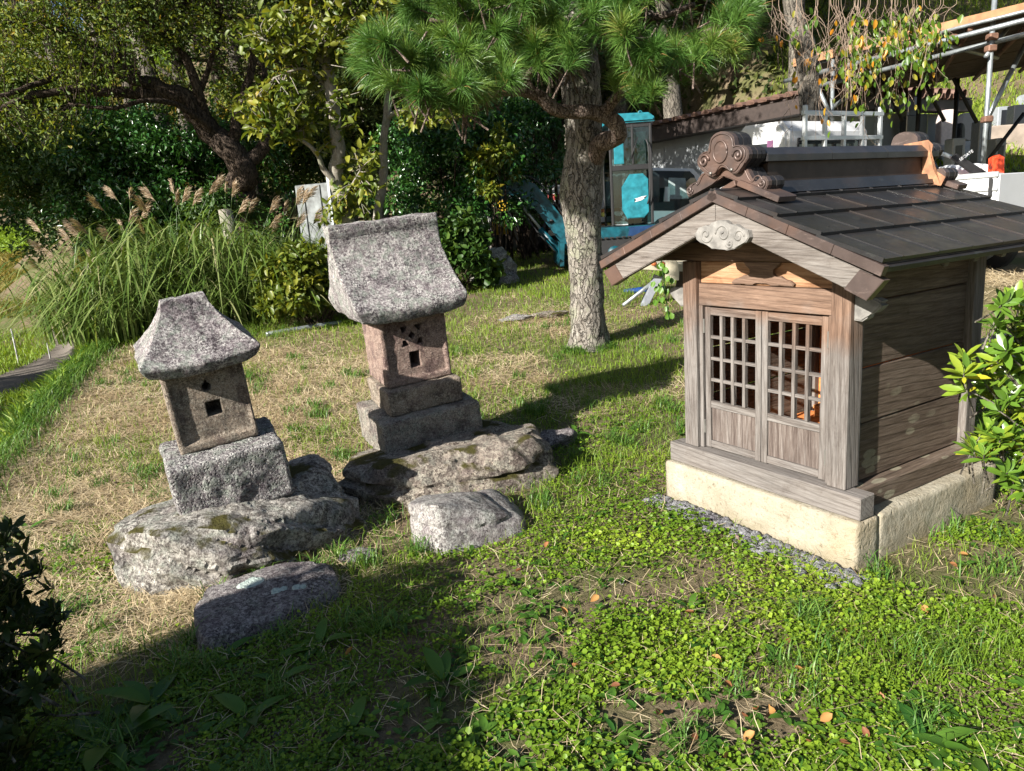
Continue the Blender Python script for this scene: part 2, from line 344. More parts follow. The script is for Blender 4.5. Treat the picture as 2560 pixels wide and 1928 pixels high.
# ------------------------------------------------------------------ the wooden shrine
YAW = 0.5428; O = np.array([1.349, 2.7491, 0]); XA = np.array([math.sin(YAW), -math.cos(YAW), 0]); YB = np.array([math.cos(YAW), math.sin(YAW), 0])
C0 = O-XA*.5552                              # centre of the plinth's front edge
SH = Matrix.Translation(C0) @ Matrix.Rotation(YAW-PI/2, 4, 'Z')
pl = empty('stone_plinth', SH, label='pale yellow cut stone plinth of long blocks under the wooden shrine', cat='plinth')
def gridbox(lo, hi, res, r=.01, amp=.004, fr=14, seed=0, fn=None):
    """box surface as a fine grid with rounded edges and noise; returns V,F"""
    lo = np.array(lo, float); hi = np.array(hi, float); d = hi-lo; n = np.maximum(2, np.round(d/res).astype(int)); Vs = []; Fs = []; o = 0
    for ax in range(3):
        a, b = [q for q in range(3) if q != ax]
        for side in (0, 1):
            A, B = np.meshgrid(np.linspace(0, 1, n[a]+1), np.linspace(0, 1, n[b]+1)); V = np.zeros(A.shape+(3,)); V[..., a] = A; V[..., b] = B; V[..., ax] = side
            V = V.reshape(-1, 3); i = np.arange(n[b])[:, None]*(n[a]+1); j = np.arange(n[a])[None]; w_ = n[a]+1
            q = np.stack([i+j, i+j+1, i+w_+j+1, i+w_+j], -1).reshape(-1, 4)
            if (side == 1) == (ax == 1): q = q[:, ::-1]
            Vs.append(V); Fs.append(q+o); o += len(V)
    V = np.concatenate(Vs)*d+lo; c = np.clip(V, lo+r, hi-r); dv = V-c; L = np.linalg.norm(dv, axis=1); k = L > 1e-9
    V[k] = c[k]+dv[k]/L[k, None]*np.minimum(L[k], r)[:, None]
    if fn is not None: V = fn(V)
    nrm = unit((V-(lo+hi)/2)/d)
    nz = fbm(V*fr+seed, 4); V = V+nrm*(nz*amp)[:, None]
    return V, np.concatenate(Fs)
def weld(o, dist=.0004):
    bm = bmesh.new(); bm.from_mesh(o.data); bmesh.ops.remove_doubles(bm, verts=bm.verts[:], dist=dist); bmesh.ops.recalc_face_normals(bm, faces=bm.faces[:]); bm.to_mesh(o.data); bm.free(); return o
def gbox(name, lo, hi, mat, parent=None, res=.02, r=.01, amp=.004, fr=14, seed=0, fn=None, smooth=True, **k):
    V, Fq = gridbox(lo, hi, res, r, amp, fr, seed, fn); o = mk(name, V, Fq, mat, parent, smooth=smooth, **k); weld(o)
    if smooth: o.data.polygons.foreach_set('use_smooth', np.ones(len(o.data.polygons), bool))
    return o
gbox('block', (-.549, 0, -.06), (.555, .158, .206), tuff, pl, .022, .012, .004, 12, 1)
gbox('block', (.355, .163, -.06), (.553, 1.118, .205), tuff, pl, .022, .012, .006, 12, 5)
gbox('block', (-.549, .163, -.06), (-.36, 1.118, .205), tuff, pl, .04, .012, .004, 12, 9)
gbox('block', (-.355, .96, -.06), (.35, 1.118, .203), tuff, pl, .04, .012, .004, 12, 13)
gbox('block', (-.355, .163, -.06), (.35, .955, .16), tuff, pl, .08, .012, .004, 12, 15)

ws = empty('wooden_shrine', SH @ Matrix.Translation((0, 0, .206)), label='small weathered wooden shrine with lattice doors under a dark copper gable roof', cat='shrine')
S0 = Matrix.Translation((0, 0, -.206))
class SB:                                   # shapes given in plinth coordinates, stored relative to the shrine
    pass
def sb(name, lo, hi, mat, bev=.003, parent=None, **k): return box(name, (lo[0], lo[1], lo[2]-.206), (hi[0], hi[1], hi[2]-.206), mat, parent or ws, bev, **k)
def sp(name, poly, y0, y1, mat, bev=0, parent=None, **k): return prism(name, [(x, z-.206) for x, z in poly], y0, y1, mat, parent or ws, bev, **k)
PX = .457; PW = .0876
# sills
sb('sill', (-.54, .031, .208), (.547, .128, .307), wood_sill, .004)
sb('sill', (.40, .130, .208), (.490, 1.085, .300), wood_side, .004)
sb('sill', (-.49, .130, .208), (-.40, 1.085, .300), wood_side, .004)
sb('sill', (-.398, .99, .208), (.398, 1.08, .300), wood_side, .004)
# posts
for sx in (-1, 1):
    a, b = sorted((sx*PX, sx*(PX-PW)))
    sb('post', (a, .059, .308), (b, .150, 1.245), wood_z, .004)
    sb('post', (a, .985, .302), (b, 1.075, 1.245), wood_sideup, .004)
# side boards, four each side
zs = [.302, .56, .80, 1.075, 1.30]
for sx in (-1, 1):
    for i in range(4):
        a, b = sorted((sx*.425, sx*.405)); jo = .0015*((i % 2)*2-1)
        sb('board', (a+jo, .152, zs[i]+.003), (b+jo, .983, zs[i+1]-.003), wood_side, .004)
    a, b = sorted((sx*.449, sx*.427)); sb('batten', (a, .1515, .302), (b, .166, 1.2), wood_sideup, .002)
for i in range(4): sb('back_board', (-.368, 1.02, zs[i]+.0003), (.368, 1.04, zs[i+1]-.0003), wood_in if i < 2 else wood_x, .002)
sb('floor_board', (-.398, .152, .301), (.398, .983, .318), wood_in, .002)
# beams over the doors
sb('lintel', (-.368, .078, 1.032), (.368, .118, 1.137), wood_x)
sb('transom_panel', (-.366, .092, 1.139), (.366, .106, 1.243), woodmat('grained_panel', 0, [(.10, .045, .02), (.26, .14, .075), (.42, .27, .17)], None, False, .8, .6))
sb('tie_beam', (-.60, .066, 1.247), (.60, .140, 1.335), wood_x, .004)
sb('tie_beam', (-.60, .985, 1.247), (.60, 1.065, 1.335), wood_x, .004)
for sx in (-1, 1):
    a, b = sorted((sx*.47, sx*.38)); sb('purlin', (a, -.16, 1.337), (b, 1.29, 1.40 if 0 else 1.375), wood_y)
sp('gable_board', [(-.55, 1.337), (.55, 1.337), (.02, 1.53), (-.02, 1.53)], .09, .11, wood_x)
sp('gable_board', [(-.55, 1.337), (.55, 1.337), (.02, 1.53), (-.02, 1.53)], 1.02, 1.04, wood_x)
sb('king_post', (-.045, .068, 1.337), (.045, .0885, 1.50), wood_z)
# carved frog-leg strut on the transom
half = [(0, 1.150), (.03, 1.155), (.05, 1.143), (.09, 1.143), (.095, 1.150), (.12, 1.143), (.165, 1.143), (.17, 1.152), (.15, 1.166), (.12, 1.172), (.10, 1.185), (.075, 1.18), (.06, 1.195), (.062, 1.215), (.085, 1.225), (.10, 1.243)]
sp('carved_strut', [(x+.01, z) for x, z in half]+[(-x+.01, z) for x, z in half[::-1][:-1]], .074, .0915, wood_x, .003)
# carved beam noses
nose = [(0, 1.02), (.035, 1.018), (.055, 1.032), (.06, 1.05), (.085, 1.055), (.105, 1.072), (.115, 1.085), (.10, 1.09), (.112, 1.102), (.085, 1.112), (.05, 1.108), (.03, 1.118), (0, 1.118)]
for sx in (-1, 1):
    sp('carved_nose', [(sx*(PX+.001+x), z) for x, z in nose][::sx], .078, .125, carve, .006)
# doors
def door(x0, x1, side):
    d = box('door', (x0, .090, .315-.206), (x0+.032, .114, 1.024-.206), wood_z, ws, .002)
    def dp(n_, lo, hi, mt, bev=.0015): return box(n_, (lo[0], lo[1], lo[2]-.206), (hi[0], hi[1], hi[2]-.206), mt, d, bev)
    dp('stile', (x1-.032, .090, .315), (x1, .114, 1.024), wood_z)
    for z0, z1 in ((.985, 1.022), (.522, .557), (.317, .352)): dp('rail', (x0+.0325, .0915, z0), (x1-.0325, .1125, z1), wood_x)
    dp('panel', (x0+.033, .101, .353), (x1-.033, .106, .521), wood_panel, 0)
    n_ = 4; ax0, ax1 = x0+.0325, x1-.0325; cw = (ax1-ax0)/n_
    for i in range(1, n_): dp('upright_bar', (ax0+cw*i-.0085, .0905, .558), (ax0+cw*i+.0085, .1125, .984), wood_z)
    ch = (.985-.557)/4
    for j in range(1, 4):
        z = .557+ch*j
        for i in range(n_):
            u0 = ax0+cw*i+(.0088 if i else .0003); u1 = ax0+cw*(i+1)-(.0088 if i < n_-1 else .0003)
            dp('cross_bar', (u0, .0935, z-.0075), (u1, .1095, z+.0075), wood_x, .001)
    hx = x0-.004 if side < 0 else x1+.004
    for z in (.42, .93): dp('hinge', (hx-.005, .084, z-.035), (hx+.005, .0895, z+.035), iron, .001)
for sx in (-1, 1):
    a, b = sorted((sx*.3688, sx*.347)); sb('jamb', (a, .080, .3085), (b, .118, 1.031), wood_z, .002)
door(-.340, -.002, -1); door(.002, .340, 1)
# roof ------------------------------------------------------------
RF, RB = -.2135, 1.36; RP, RE, RX = 1.5716, 1.279, .7607; SL = (RP-RE)/RX; ANG = math.atan(SL); RL = math.hypot(RX, RP-RE)
roofm = {}
for sx in (1, -1):
    # slope frame: u runs down the slope from the ridge, v is depth, w stands off the slope
    X = Vector((sx*math.cos(ANG), 0, -math.sin(ANG))); Z = Vector((sx*math.sin(ANG), 0, math.cos(ANG)))
    M4 = Matrix(((X.x, 0, Z.x, 0), (0, 1, 0, 0), (X.z, 0, Z.z, RP-.206), (0, 0, 0, 1)))
    if sx < 0: M4 = Matrix(((X.x, 0, Z.x, 0), (0, 1, 0, 0), (X.z, 0, Z.z, RP-.206), (0, 0, 0, 1)))
    roofm[sx] = M4
    box('roof_deck', (.004, RF+.03, -.055), (RL-.02, RB-.03, -.018), wood_y, ws, .002, M4)
    box('soffit_board', (.30, RF+.035, -.064), (RL-.05, RB-.035, -.0555), wood_y, ws, .001, M4)
    lens = [.14, .208, .208, .26]; u = .0
    for r_, L in enumerate(lens):
        n_ = 7; off = .5*(r_ % 2); cuts = [RF]+[RF+(RB-RF)*(k+off)/n_ for k in range(0 if off else 1, n_)]+[RB]
        cuts = sorted(set(cuts))
        for a, b in zip(cuts[:-1], cuts[1:]):
            if b-a < .03: continue
            t0, t1 = -.016, -.003
            bm = bmesh.new(); lift = random.uniform(0, .0012)
            # each sheet: thin at its top, standing proud at its lower edge
            pts = [(u-.012, a+.0012, -.0175), (u+L, a+.0012, -.0085), (u+L, b-.0012, -.0085), (u-.012, b-.0012, -.0175)]
            top = [(u-.012, a+.0012, -.0105+lift), (u+L, a+.0012, .0035+lift), (u+L, b-.0012, .0035+lift), (u-.012, b-.0012, -.0105+lift)]
            A = [bm.verts.new(p) for p in pts]; B = [bm.verts.new(p) for p in top]
            bm.faces.new(A); bm.faces.new(B[::-1])
            for q in range(4): bm.faces.new((A[q], B[q], B[(q+1) % 4], A[(q+1) % 4]))
            # raised seam along the left edge of the sheet
            sv = []
            for (p0, p1) in (((u-.012), (u+L)),):
                z0, z1 = -.0105+lift, .0035+lift
                q = [(p0, a+.001, z0), (p1, a+.001, z1), (p1, a+.006, z1), (p0, a+.006, z0)]
                lo_ = [bm.verts.new(v) for v in q]; hi_ = [bm.verts.new((v[0], v[1], v[2]+.004)) for v in q]
                bm.faces.new(hi_)
                for k in range(4): bm.faces.new((lo_[k], lo_[(k+1) % 4], hi_[(k+1) % 4], hi_[k]))
            bmesh.ops.transform(bm, matrix=M4, verts=bm.verts[:])
            fromBM('roof_sheet', bm, copper_dark, ws)
        u += L-.004
    # eave strip, rake fascia, bargeboards front and back
    box('eave_strip', (RL-.018, RF, -.040), (RL+.004, RB, -.019), copper_side, ws, .002, M4)
    for y0, s_ in ((RF-.004, 1), (RB+.004, -1)):
        a, b = sorted((y0, y0+s_*.03)); nseg = 4
        for k in range(nseg):
            u0 = .0+(RL+.006)*k/nseg; u1 = (RL+.006)*(k+1)/nseg-.0015
            box('rake_flashing', (u0 if k else -.012, a, -.052), (u1, b, -.0145), copper_brown, ws, .0015, M4)
        a2, b2 = sorted((y0+s_*.022, y0+s_*.052))
        def pq(u_, w_): v = M4 @ Vector((u_, 0, w_)); return (v.x, v.z+.206)
        th0, th1 = .090, .084
        top = -.064
        poly = [pq(0, top), pq(RL-.035, top), pq(RL-.05, top-th1)]
        zb = pq(0, top)[1]-th0; poly.append((sx*.0, zb))
        poly[0] = (sx*.0, pq(0, top)[1]+.0)
        sp('bargeboard', poly, a2, b2, wood_rake, .003)
        a3, b3 = sorted((y0+s_*.017, y0+s_*.056))
        sp('end_cap', [pq(RL-.085, top-.001), pq(RL+.012, top-.001), pq(RL-.02, top-th1-.006), pq(RL-.115, top-th1-.002)], a3, b3, copper_brown, .002)
    for k in range(7): box('rafter', (.02, -.10+k*.217, -.1), (RL-.07, -.07+k*.217, -.0645), wood_y, ws, .001, M4) if k not in (1, 6) else None
# ridge
def ridge(name, hw0, hw1, z0, z1, y0, y1, mt, bev=.002):
    return sp(name, [(-hw0, z0), (hw0, z0), (hw1, z1), (-hw1, z1)], y0, y1, mt, bev)
ridge('ridge_base', .115, .108, 1.535, 1.556, .02, 1.33, copper_dark)
ridge('ridge_base', .088, .080, 1.5565, 1.583, .05, 1.31, copper_dark)
ridge('ridge_box', .052, .052, 1.5835, 1.665, .06, 1.30, metalmat('ridge_side_copper', (.05, .036, .03), .5, (.10, .08, .07), .3))
for y0, y1 in ((.03, .46), (.461, .88), (.881, 1.32)): sp('ridge_cap', [(-.078, 1.6655), (.078, 1.6655), (.078, 1.692), (.045, 1.724), (-.045, 1.724), (-.078, 1.692)], y0, y1-.001, copper_dark, .002)
# ridge-end ornaments: plates traced in the plane b=-.1 from their corner pixels in the photograph
def onplane(px, py, B):
    r = F_+(px-1280)/FPX*R_-(py-964)/FPX*U_; c = np.array([0, 0, CAMH]); t = (B-(c-O)@YB)/(r@YB); p = c+t*r-C0; return (float(p@XA), float(p[2]))
zq = lambda L, B: [onplane(1700+x*.15823, 300+y*.15823, B) for x, y in L]
upper = zq([(500,900),(450,880),(400,850),(330,785),(285,735),(265,680),(280,620),(300,560),(345,520),(400,505),(445,515),(452,430),(462,350),(480,290),(520,240),(570,205),(640,180),(700,180),(760,195),(810,225),(845,275),(858,340),(866,415),(920,395),(980,398),(1040,430),(1075,480),(1085,540),(1070,610),(1030,670),(985,715),(955,770),(920,820),(880,848),(830,850),(790,820),(745,765),(700,738),(665,732),(630,748),(590,800),(550,870)], -.085)
lower = zq([(130,1225),(98,1160),(110,1080),(150,1025),(200,1015),(215,1050),(250,1010),(290,920),(330,860),(390,825),(480,800),(620,720),(700,690),(800,700),(900,720),(980,740),(1050,760),(1090,830),(1130,920),(1180,985),(1220,975),(1250,910),(1300,885),(1350,900),(1388,960),(1385,1030),(1340,1125),(1100,1040),(690,880),(480,1030)], -.055)
def shrink(p, k, dx=0, dz=0):
    c = np.mean(p, 0); return [(c[0]+(a-c[0])*k+dx, c[1]+(b-c[1])*k+dz) for a, b in p]
def spiral(cx, cz, r, turns, y, tubr, flip=1, s=1):
    n_ = 26; t = np.linspace(0, turns*2*PI, n_); rr = r*(1-t/(turns*2*PI)*.92); return np.stack([cx+flip*rr*np.cos(t*s), np.full(n_, y), cz-.206+rr*np.sin(t*s)], 1), np.linspace(tubr, tubr*1.6, n_)
def ornament(front):
    sg = 1 if front else -1; yU = -.085 if front else 1.36; yL = -.055 if front else 1.33
    par = None
    for k in range(4):
        sc = 1-.012*(k % 2); d = .027
        a, b = sorted((yU+sg*k*d, yU+sg*(k+1)*d-sg*.0015)); o = sp('ridge_end_plate' if k else 'ridge_ornament', shrink(upper, sc), a, b, copper_brown if k == (0 if front else 3) else copper_side, .003, parent=par)
        if par is None: par = o
    for k in range(4):
        sc = 1-.012*(k % 2); d = .027
        a, b = sorted((yL+sg*k*d, yL+sg*(k+1)*d-sg*.0015)); sp('scroll_plate', shrink(lower, sc*(1 if front else 1.1)), a, b, copper_brown if k == (0 if front else 3) else copper_side, .003, parent=par)
    if front:
        yy = yU-.003
        c = onplane(1700+640*.15823, 300+500*.15823, -.085); th = np.linspace(0, 2*PI, 29)
        tube('disc_rim', np.stack([c[0]+.037*np.cos(th), np.full(29, yy), c[1]-.206+.044*np.sin(th)], 1), .0045, copper_brown, par, 6)
        prism('disc', [(c[0]+.034*math.cos(t), c[1]-.206+.041*math.sin(t)) for t in th[:-1]], yy, yy+.002, copper_brown, par)
        for (px, py, fl, s_) in ((385, 650, 1, 1), (920, 560, -1, 1)):
            c = onplane(1700+px*.15823, 300+py*.15823, -.085); p_, r_ = spiral(c[0], c[1], .029, 1.6, yy, .0055, fl, s_); tube('curl', p_, r_, copper_brown, par, 6)
        for (px, py, fl, s_) in ((1300, 1000, -1, -1), (160, 1110, 1, -1)):
            c = onplane(1700+px*.15823, 300+py*.15823, -.055); p_, r_ = spiral(c[0], c[1], .02, 1.5, yL-.003, .004, fl, s_); tube('curl', p_, r_, copper_brown, par, 6)
        for L, yv, rr in ((upper, yy+.001, .0035), (lower, yL-.001, .0035)):
            q = shrink(L, .88, 0, .002); q = q+q[:1]; tube('bead', smoothline([(a, yv, b-.206) for a, b in q], 90), rr, copper_brown, par, 5)
        for (px, py) in ((500, 845), (830, 785)):
            c = onplane(1700+px*.15823, 300+py*.15823, -.085); tube('bolt', [(c[0], yy-.008, c[1]-.206), (c[0], yy+.004, c[1]-.206)], .006, iron, par, 8)
    else:
        sp('rust_stain', [(.0, 1.54), (.15, 1.52), (.17, 1.56), (.11, 1.60), (.092, 1.66), (.10, 1.72), (.075, 1.745), (-.05, 1.738), (.0, 1.70)], yL+sg*.110-.002, yL+sg*.110-.0005, copper_raw, 0, parent=par)
ornament(True); ornament(False)
for sx in (1, -1):
    M4 = roofm[sx]; box('ornament_base', (-.0, -.075, .004), (.225, .035, .030), copper_brown, ws, .003, M4)
    box('ornament_base', (-.0, 1.25, .004), (.225, 1.335, .030), copper_brown, ws, .003, M4)
# cloud-shaped pendant under the gable peak
gz = lambda L: [onplane(1450+x*.5018, 280+y*.5018, -.22) for x, y in L]
cloud = gz([(572,610),(590,578),(625,565),(645,572),(655,552),(690,540),(725,542),(745,562),(775,560),(800,580),(835,590),(842,625),(828,650),(795,660),(770,682),(730,690),(690,680),(655,682),(635,660),(600,652),(580,636)])
gp = sp('cloud_pendant', cloud, -.222, -.192, carve, .003)
for (px, py, r, fl, s_) in ((628, 612, .036, 1, -1), (712, 608, .04, -1, 1), (790, 620, .028, 1, 1), (745, 655, .02, -1, -1)):
    c = onplane(1450+px*.5018, 280+py*.5018, -.222); p_, r_ = spiral(c[0], c[1], r, 1.3, -.2215, .0042, fl, s_); tube('carved_curl', p_, r_, carve, gp, 6)
# inside: small orange altar
al = empty('inner_altar', SH @ Matrix.Translation((.12, .72, .318)), label='orange wooden altar steps seen through the lattice doors', cat='altar')
for k in range(3): box('altar_step', (-.26+k*.0, -.28+k*.11, k*.06), (.26, -.17+k*.11+.10, k*.06+.018), wood_in, al, .002); box('altar_riser', (-.255, -.275+k*.11, max(0, k*.06-.042)), (.255, -.262+k*.11, k*.06), wood_in, al, .001)

# ------------------------------------------------------------------ the two stone shrines
def rotm(yw, rx, ry): return Matrix.Rotation(yw, 4, 'Z') @ Matrix.Rotation(rx, 4, 'X') @ Matrix.Rotation(ry, 4, 'Y')
def D(a): return math.radians(a)
st_roof = stonemat('lichened_roof_stone', (.25, .215, .22), (.11, .09, .10), (.58, .55, .52), .55, .55, 0, 1.25, 1.2)
st_body = stonemat('pinkish_carved_stone', (.44, .31, .255), (.34, .235, .20), (.54, .42, .35), 0, .3, 0, 1.6, 1.5)
st_body2 = stonemat('tan_carved_stone', (.43, .345, .265), (.32, .26, .205), (.54, .47, .38), .12, .35, 0, 1.5, 1.7)
st_block = stonemat('rough_block_stone', (.25, .225, .23), (.12, .09, .115), (.54, .53, .50), .6, .6, 0, 1.0, 1.5, True)
st_block2 = stonemat('rough_grey_block_stone', (.37, .32, .27), (.25, .215, .19), (.43, .40, .34), .4, .6, 0, 1.2, 1.4, True)
st_rock = stonemat('boulder_stone', (.235, .215, .19), (.14, .125, .11), (.42, .40, .36), .3, .55, .45, .6, 1.3)
st_rock2 = stonemat('brown_boulder_stone', (.26, .215, .18), (.15, .12, .10), (.37, .33, .27), .2, .5, .6, .7, 1.3)
st_plain = stonemat('speckled_grey_stone', (.29, .265, .25), (.17, .155, .15), (.42, .405, .38), .25, .6, 0, .8, 1.1)
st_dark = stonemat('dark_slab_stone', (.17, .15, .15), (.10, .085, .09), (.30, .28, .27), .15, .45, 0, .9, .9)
black = NT('hollow_black'); black = black.done((.012, .011, .01), .95)
def cut(o, cutters):
    for c in cutters:
        md = o.modifiers.new('b', 'BOOLEAN'); md.operation = 'DIFFERENCE'; md.object = c; md.solver = 'EXACT'
    bpy.context.view_layer.update()
    dg = bpy.context.evaluated_depsgraph_get(); me = bpy.data.meshes.new_from_object(o.evaluated_get(dg)); o.modifiers.clear(); o.data = me
    for c in cutters: bpy.data.objects.remove(c)
def roofstone(name, lo, hi, ridge_lo, ridge_hi, ze, zt, zr, mat, parent, power, seed, res=.012, gable=False, cap=0):
    """concave stone roof: lo/hi eave rectangle (x,y), ridge rectangle, z of eave underside, eave thickness, ridge top"""
    def fn(V):
        u = (V[:, 0]+1)/2; v = (V[:, 1]+1)/2; t = V[:, 2]      # t 0..1
        te = zt/(zr-ze); k = np.clip((t-te)/(1-te), 0, 1); f = 1-(1-k)**power
        if cap: f = np.where(k > 1-cap, 1, 1-(1-k/(1-cap))**power)
        under = t < 1e-6
        fx = f if not gable else f*1.0
        x0 = lo[0]*(1-fx)+ridge_lo[0]*fx; x1 = hi[0]*(1-fx)+ridge_hi[0]*fx; y0 = lo[1]*(1-f)+ridge_lo[1]*f; y1 = hi[1]*(1-f)+ridge_hi[1]*f
        if cap: y0 = np.where(k > 1-cap, ridge_lo[1]-.012, y0); y1 = np.where(k > 1-cap, ridge_hi[1]+.012, y1)
        te_ = np.clip(t/te, 0, 1); ins = .03*(1-te_)**1.5
        x0 = x0+ins; x1 = x1-ins; y0 = y0+ins; y1 = y1-ins
        cx = (u-.5)*2; lift = .022*np.abs(cx)**3*(1-f)
        z = ze+t*(zr-ze)+lift
        return np.stack([x0+(x1-x0)*u, y0+(y1-y0)*v, z], 1)
    V, Fq = gridbox((-1, -1, 0), (1, 1, 1), .03, .0, 0, 1, 0, None)
    n = V[:, :].copy(); V = fn(V)
    c = np.array([(lo[0]+hi[0])/2, (lo[1]+hi[1])/2, (ze+zr)/2])
    # soften the corners
    d = unit(V-c); V = V+d*(fbm(V*11+seed, 4)*.011+fbm(V*45+seed, 3)*.0035)[:, None]
    o = mk(name, V, Fq, mat, parent, smooth=True); weld(o, .0006)
    md = o.modifiers.new('s', 'SMOOTH'); md.factor = .5; md.iterations = 3
    o.data.polygons.foreach_set('use_smooth', np.ones(len(o.data.polygons), bool)); return o
def inset(x0, x1, z0, z1, depth, yf):
    def fn(V):
        m_ = (V[:, 1] < yf+.02); k = ss(V[:, 0], x0-.006, x0+.006)*(1-ss(V[:, 0], x1-.006, x1+.006))*ss(V[:, 2], z0-.006, z0+.006)*(1-ss(V[:, 2], z1-.006, z1+.006))
        V[:, 1] += np.where(m_, k*depth, 0); return V
    return fn
# left shrine
ML = Matrix.Translation((-1.545, 3.15, .227)) @ rotm(D(27.8), D(5), D(-5))
lf = empty('stone_shrine', ML, label='smaller leaning stone shrine on the left, with one square hole under a round one', cat='stone shrine', group='old stone shrines')
gbox('pedestal', (0, 0, 0), (.52, .42, .29), st_block, lf, .010, .018, .014, 11, 3)
bd = gbox('body', (.078, .149, .291), (.435, .45, .69), st_body2, lf, .009, .010, .0035, 16, 8, inset(.108, .420, .335, .66, .016, .149))
cs = [box('c', (.235, .10, .44), (.302, .30, .512), st_body2, lf, 0), tube('c', [(.258, .10, .585), (.258, .30, .585)], .022, st_body2, lf, 14), prism('c', [(.245, .595), (.271, .595), (.260, .622)], .10, .30, st_body2, lf)]
cut(bd, cs)
roofstone('roof', (.005, .055), (.525, .60), (.165, .27), (.36, .40), .672, .062, .985, st_roof, lf, 1.55, 4)
# middle shrine
MM = Matrix.Translation((-.769, 4.15, .182)) @ rotm(D(25.8), D(3.5), D(-3.7))
mf = empty('stone_shrine', MM, label='taller leaning stone shrine in the middle, with a five-piece flower cutout above a doorway hole', cat='stone shrine', group='old stone shrines')
gbox('pedestal', (0, 0, -.04), (.635, .56, .204), st_block2, mf, .010, .016, .013, 12, 13)
gbox('step', (.09, .091, .205), (.566, .532, .359), st_body2, mf, .010, .014, .010, 13, 23)
bd = gbox('body', (.12, .165, .36), (.539, .555, .80), st_body, mf, .009, .010, .0035, 16, 28, inset(.155, .512, .402, .765, .014, .165))
cs = [box('c', (.288, .10, .455), (.352, .35, .555), st_body, mf, 0)]
cx, cz = .318, .655
for (x, z) in ((0, .045), (.041, .0), (0, -.045), (-.041, 0)): pass
def dia(x, z, r): return [(x-r, z), (x, z-r), (x+r, z), (x, z+r)]
cs.append(prism('c', dia(cx, cz, .024), .10, .35, st_body, mf))
for sx in (-1, 1):
    for sz in (-1, 1):
        x, z = cx+sx*.042, cz+sz*.040
        cs.append(prism('c', [(x-.021*sx, z+.020*sz), (x+.024*sx, z+.022*sz), (x+.018*sx, z-.018*sz), (x, z-.014*sz)][::sx*sz], .10, .35, st_body, mf))
cut(bd, cs)
roofstone('roof', (-.02, .055), (.665, .74), (-.035, .352), (.635, .47), .768, .085, 1.335, st_roof, mf, 1.9, 14, gable=True, cap=.14)

# ------------------------------------------------------------------ boulders and stones
_ico = {}
def ico(n):
    if n not in _ico:
        bm = bmesh.new(); bmesh.ops.create_icosphere(bm, subdivisions=n, radius=1); bm.verts.ensure_lookup_table()
        _ico[n] = (np.array([v.co[:] for v in bm.verts]), np.array([[v.index for v in f.verts] for f in bm.faces])); bm.free()
    return _ico[n]
def rock(name, pts, sub, mat, amp=.03, fr=4., seed=0, sharp=14, parent=None, ridged=.5, facets=16, grow=1.04, fmin=.83, strata=0, **k):
    """boulder from a hull of corner points: rays from its middle to the hull, then worn with noise"""
    pts = np.asarray(pts, float); pts = pts.mean(0)+(pts-pts.mean(0))*grow; bm = bmesh.new()
    for p in pts: bm.verts.new(p)
    bmesh.ops.convex_hull(bm, input=bm.verts[:]); c = pts.mean(0); Ns = []; Ds = []
    bm.normal_update()
    for f in bm.faces:
        n_ = np.array(f.normal); d = n_@(np.array(f.verts[0].co)-c)
        if d < 0: n_, d = -n_, -d
        if f.calc_area() > 1e-6 and d > 1e-4: Ns.append(n_); Ds.append(d)
    bm.free(); fr_ = np.random.default_rng(seed+77); fd = unit(fr_.normal(size=(facets, 3))*np.array([1, 1, .6])); fs = ((pts-c)@fd.T).max(0)*fr_.uniform(fmin, 1.0, facets); Ns = np.concatenate([np.array(Ns), fd]); Ds = np.concatenate([np.array(Ds), fs]); sharp = max(sharp, 38); V, Fc = ico(sub); s = (V@Ns.T)/Ds[None]; s = np.maximum(s, 1e-3)
    r = (s**sharp).sum(1)**(-1/sharp); Q = V*r[:, None]+c
    rd = 1-np.abs(fbm(Q*fr+seed, 3))*2
    crk = 1-np.clip(np.abs(vnoise(Q*np.array([1.1, 1.1, 2.4])*fr*.55+seed*3))*9, 0, 1)
    Q = Q+V*(fbm(Q*fr+seed, 5)*amp*.6+ridged*amp*(rd-.5)+fbm(Q*fr*6+seed, 3)*amp*.2-crk*amp*.8)[:, None]
    if strata:
        u = (Q[:, 2]+.30*(Q[:, 0]-c[0])+.25*(Q[:, 1]-c[1])+.05*fbm(Q*3+seed, 3))/.125; fr1 = u-np.floor(u); saw = np.where(fr1 < .8, fr1/.8, (1-fr1)/.2)-.5; lay = .6+.8*vnoise(np.stack([np.floor(u)*3.1, Q[:, 0]*2.2, Q[:, 1]*2.2], 1))
        hV = V*np.array([1, 1, .15]); Q = Q+hV*(saw*strata*lay)[:, None]
        ch = np.floor(vnoise(Q*2.6+seed*2)*3)/3; Q = Q+hV*(ch*strata*.9)[:, None]
    o0 = Vector(Q.mean(0)); o0.z = Q[:, 2].min(); o = mk(name, Q-np.array(o0), Fc, mat, parent, smooth=True, **k)
    if parent is None: o.location = o0
    try: o.data.set_sharp_from_angle(angle=D(38))
    except Exception: pass
    return o
def low(p, dz): p = np.array(p, float); p[2] = dz; return p
Z = lambda p, z: np.array([p[0], p[1], z])
# left boulder
tl = [P(262,1150,3.12), P(377,1152,3.0), P(560,1175,3.0), P(728,1108,3.38), P(705,1030,3.62), P(668,985,3.95), P(365,1088,3.65), P(285,1120,3.4)]
bl = [(-1.88,3.1,-.06), (-1.5,2.94,-.06), (-.93,3.36,-.06), (-.85,3.6,-.06), (-1.0,3.95,-.06), (-1.7,3.7,-.06)]
rock('boulder', tl+bl, 6, st_rock, .045, 3.4, 5, 60, ridged=.7, facets=30, grow=1.10, fmin=.80, strata=.055, label='broad craggy grey boulder carrying the smaller stone shrine', cat='boulder')
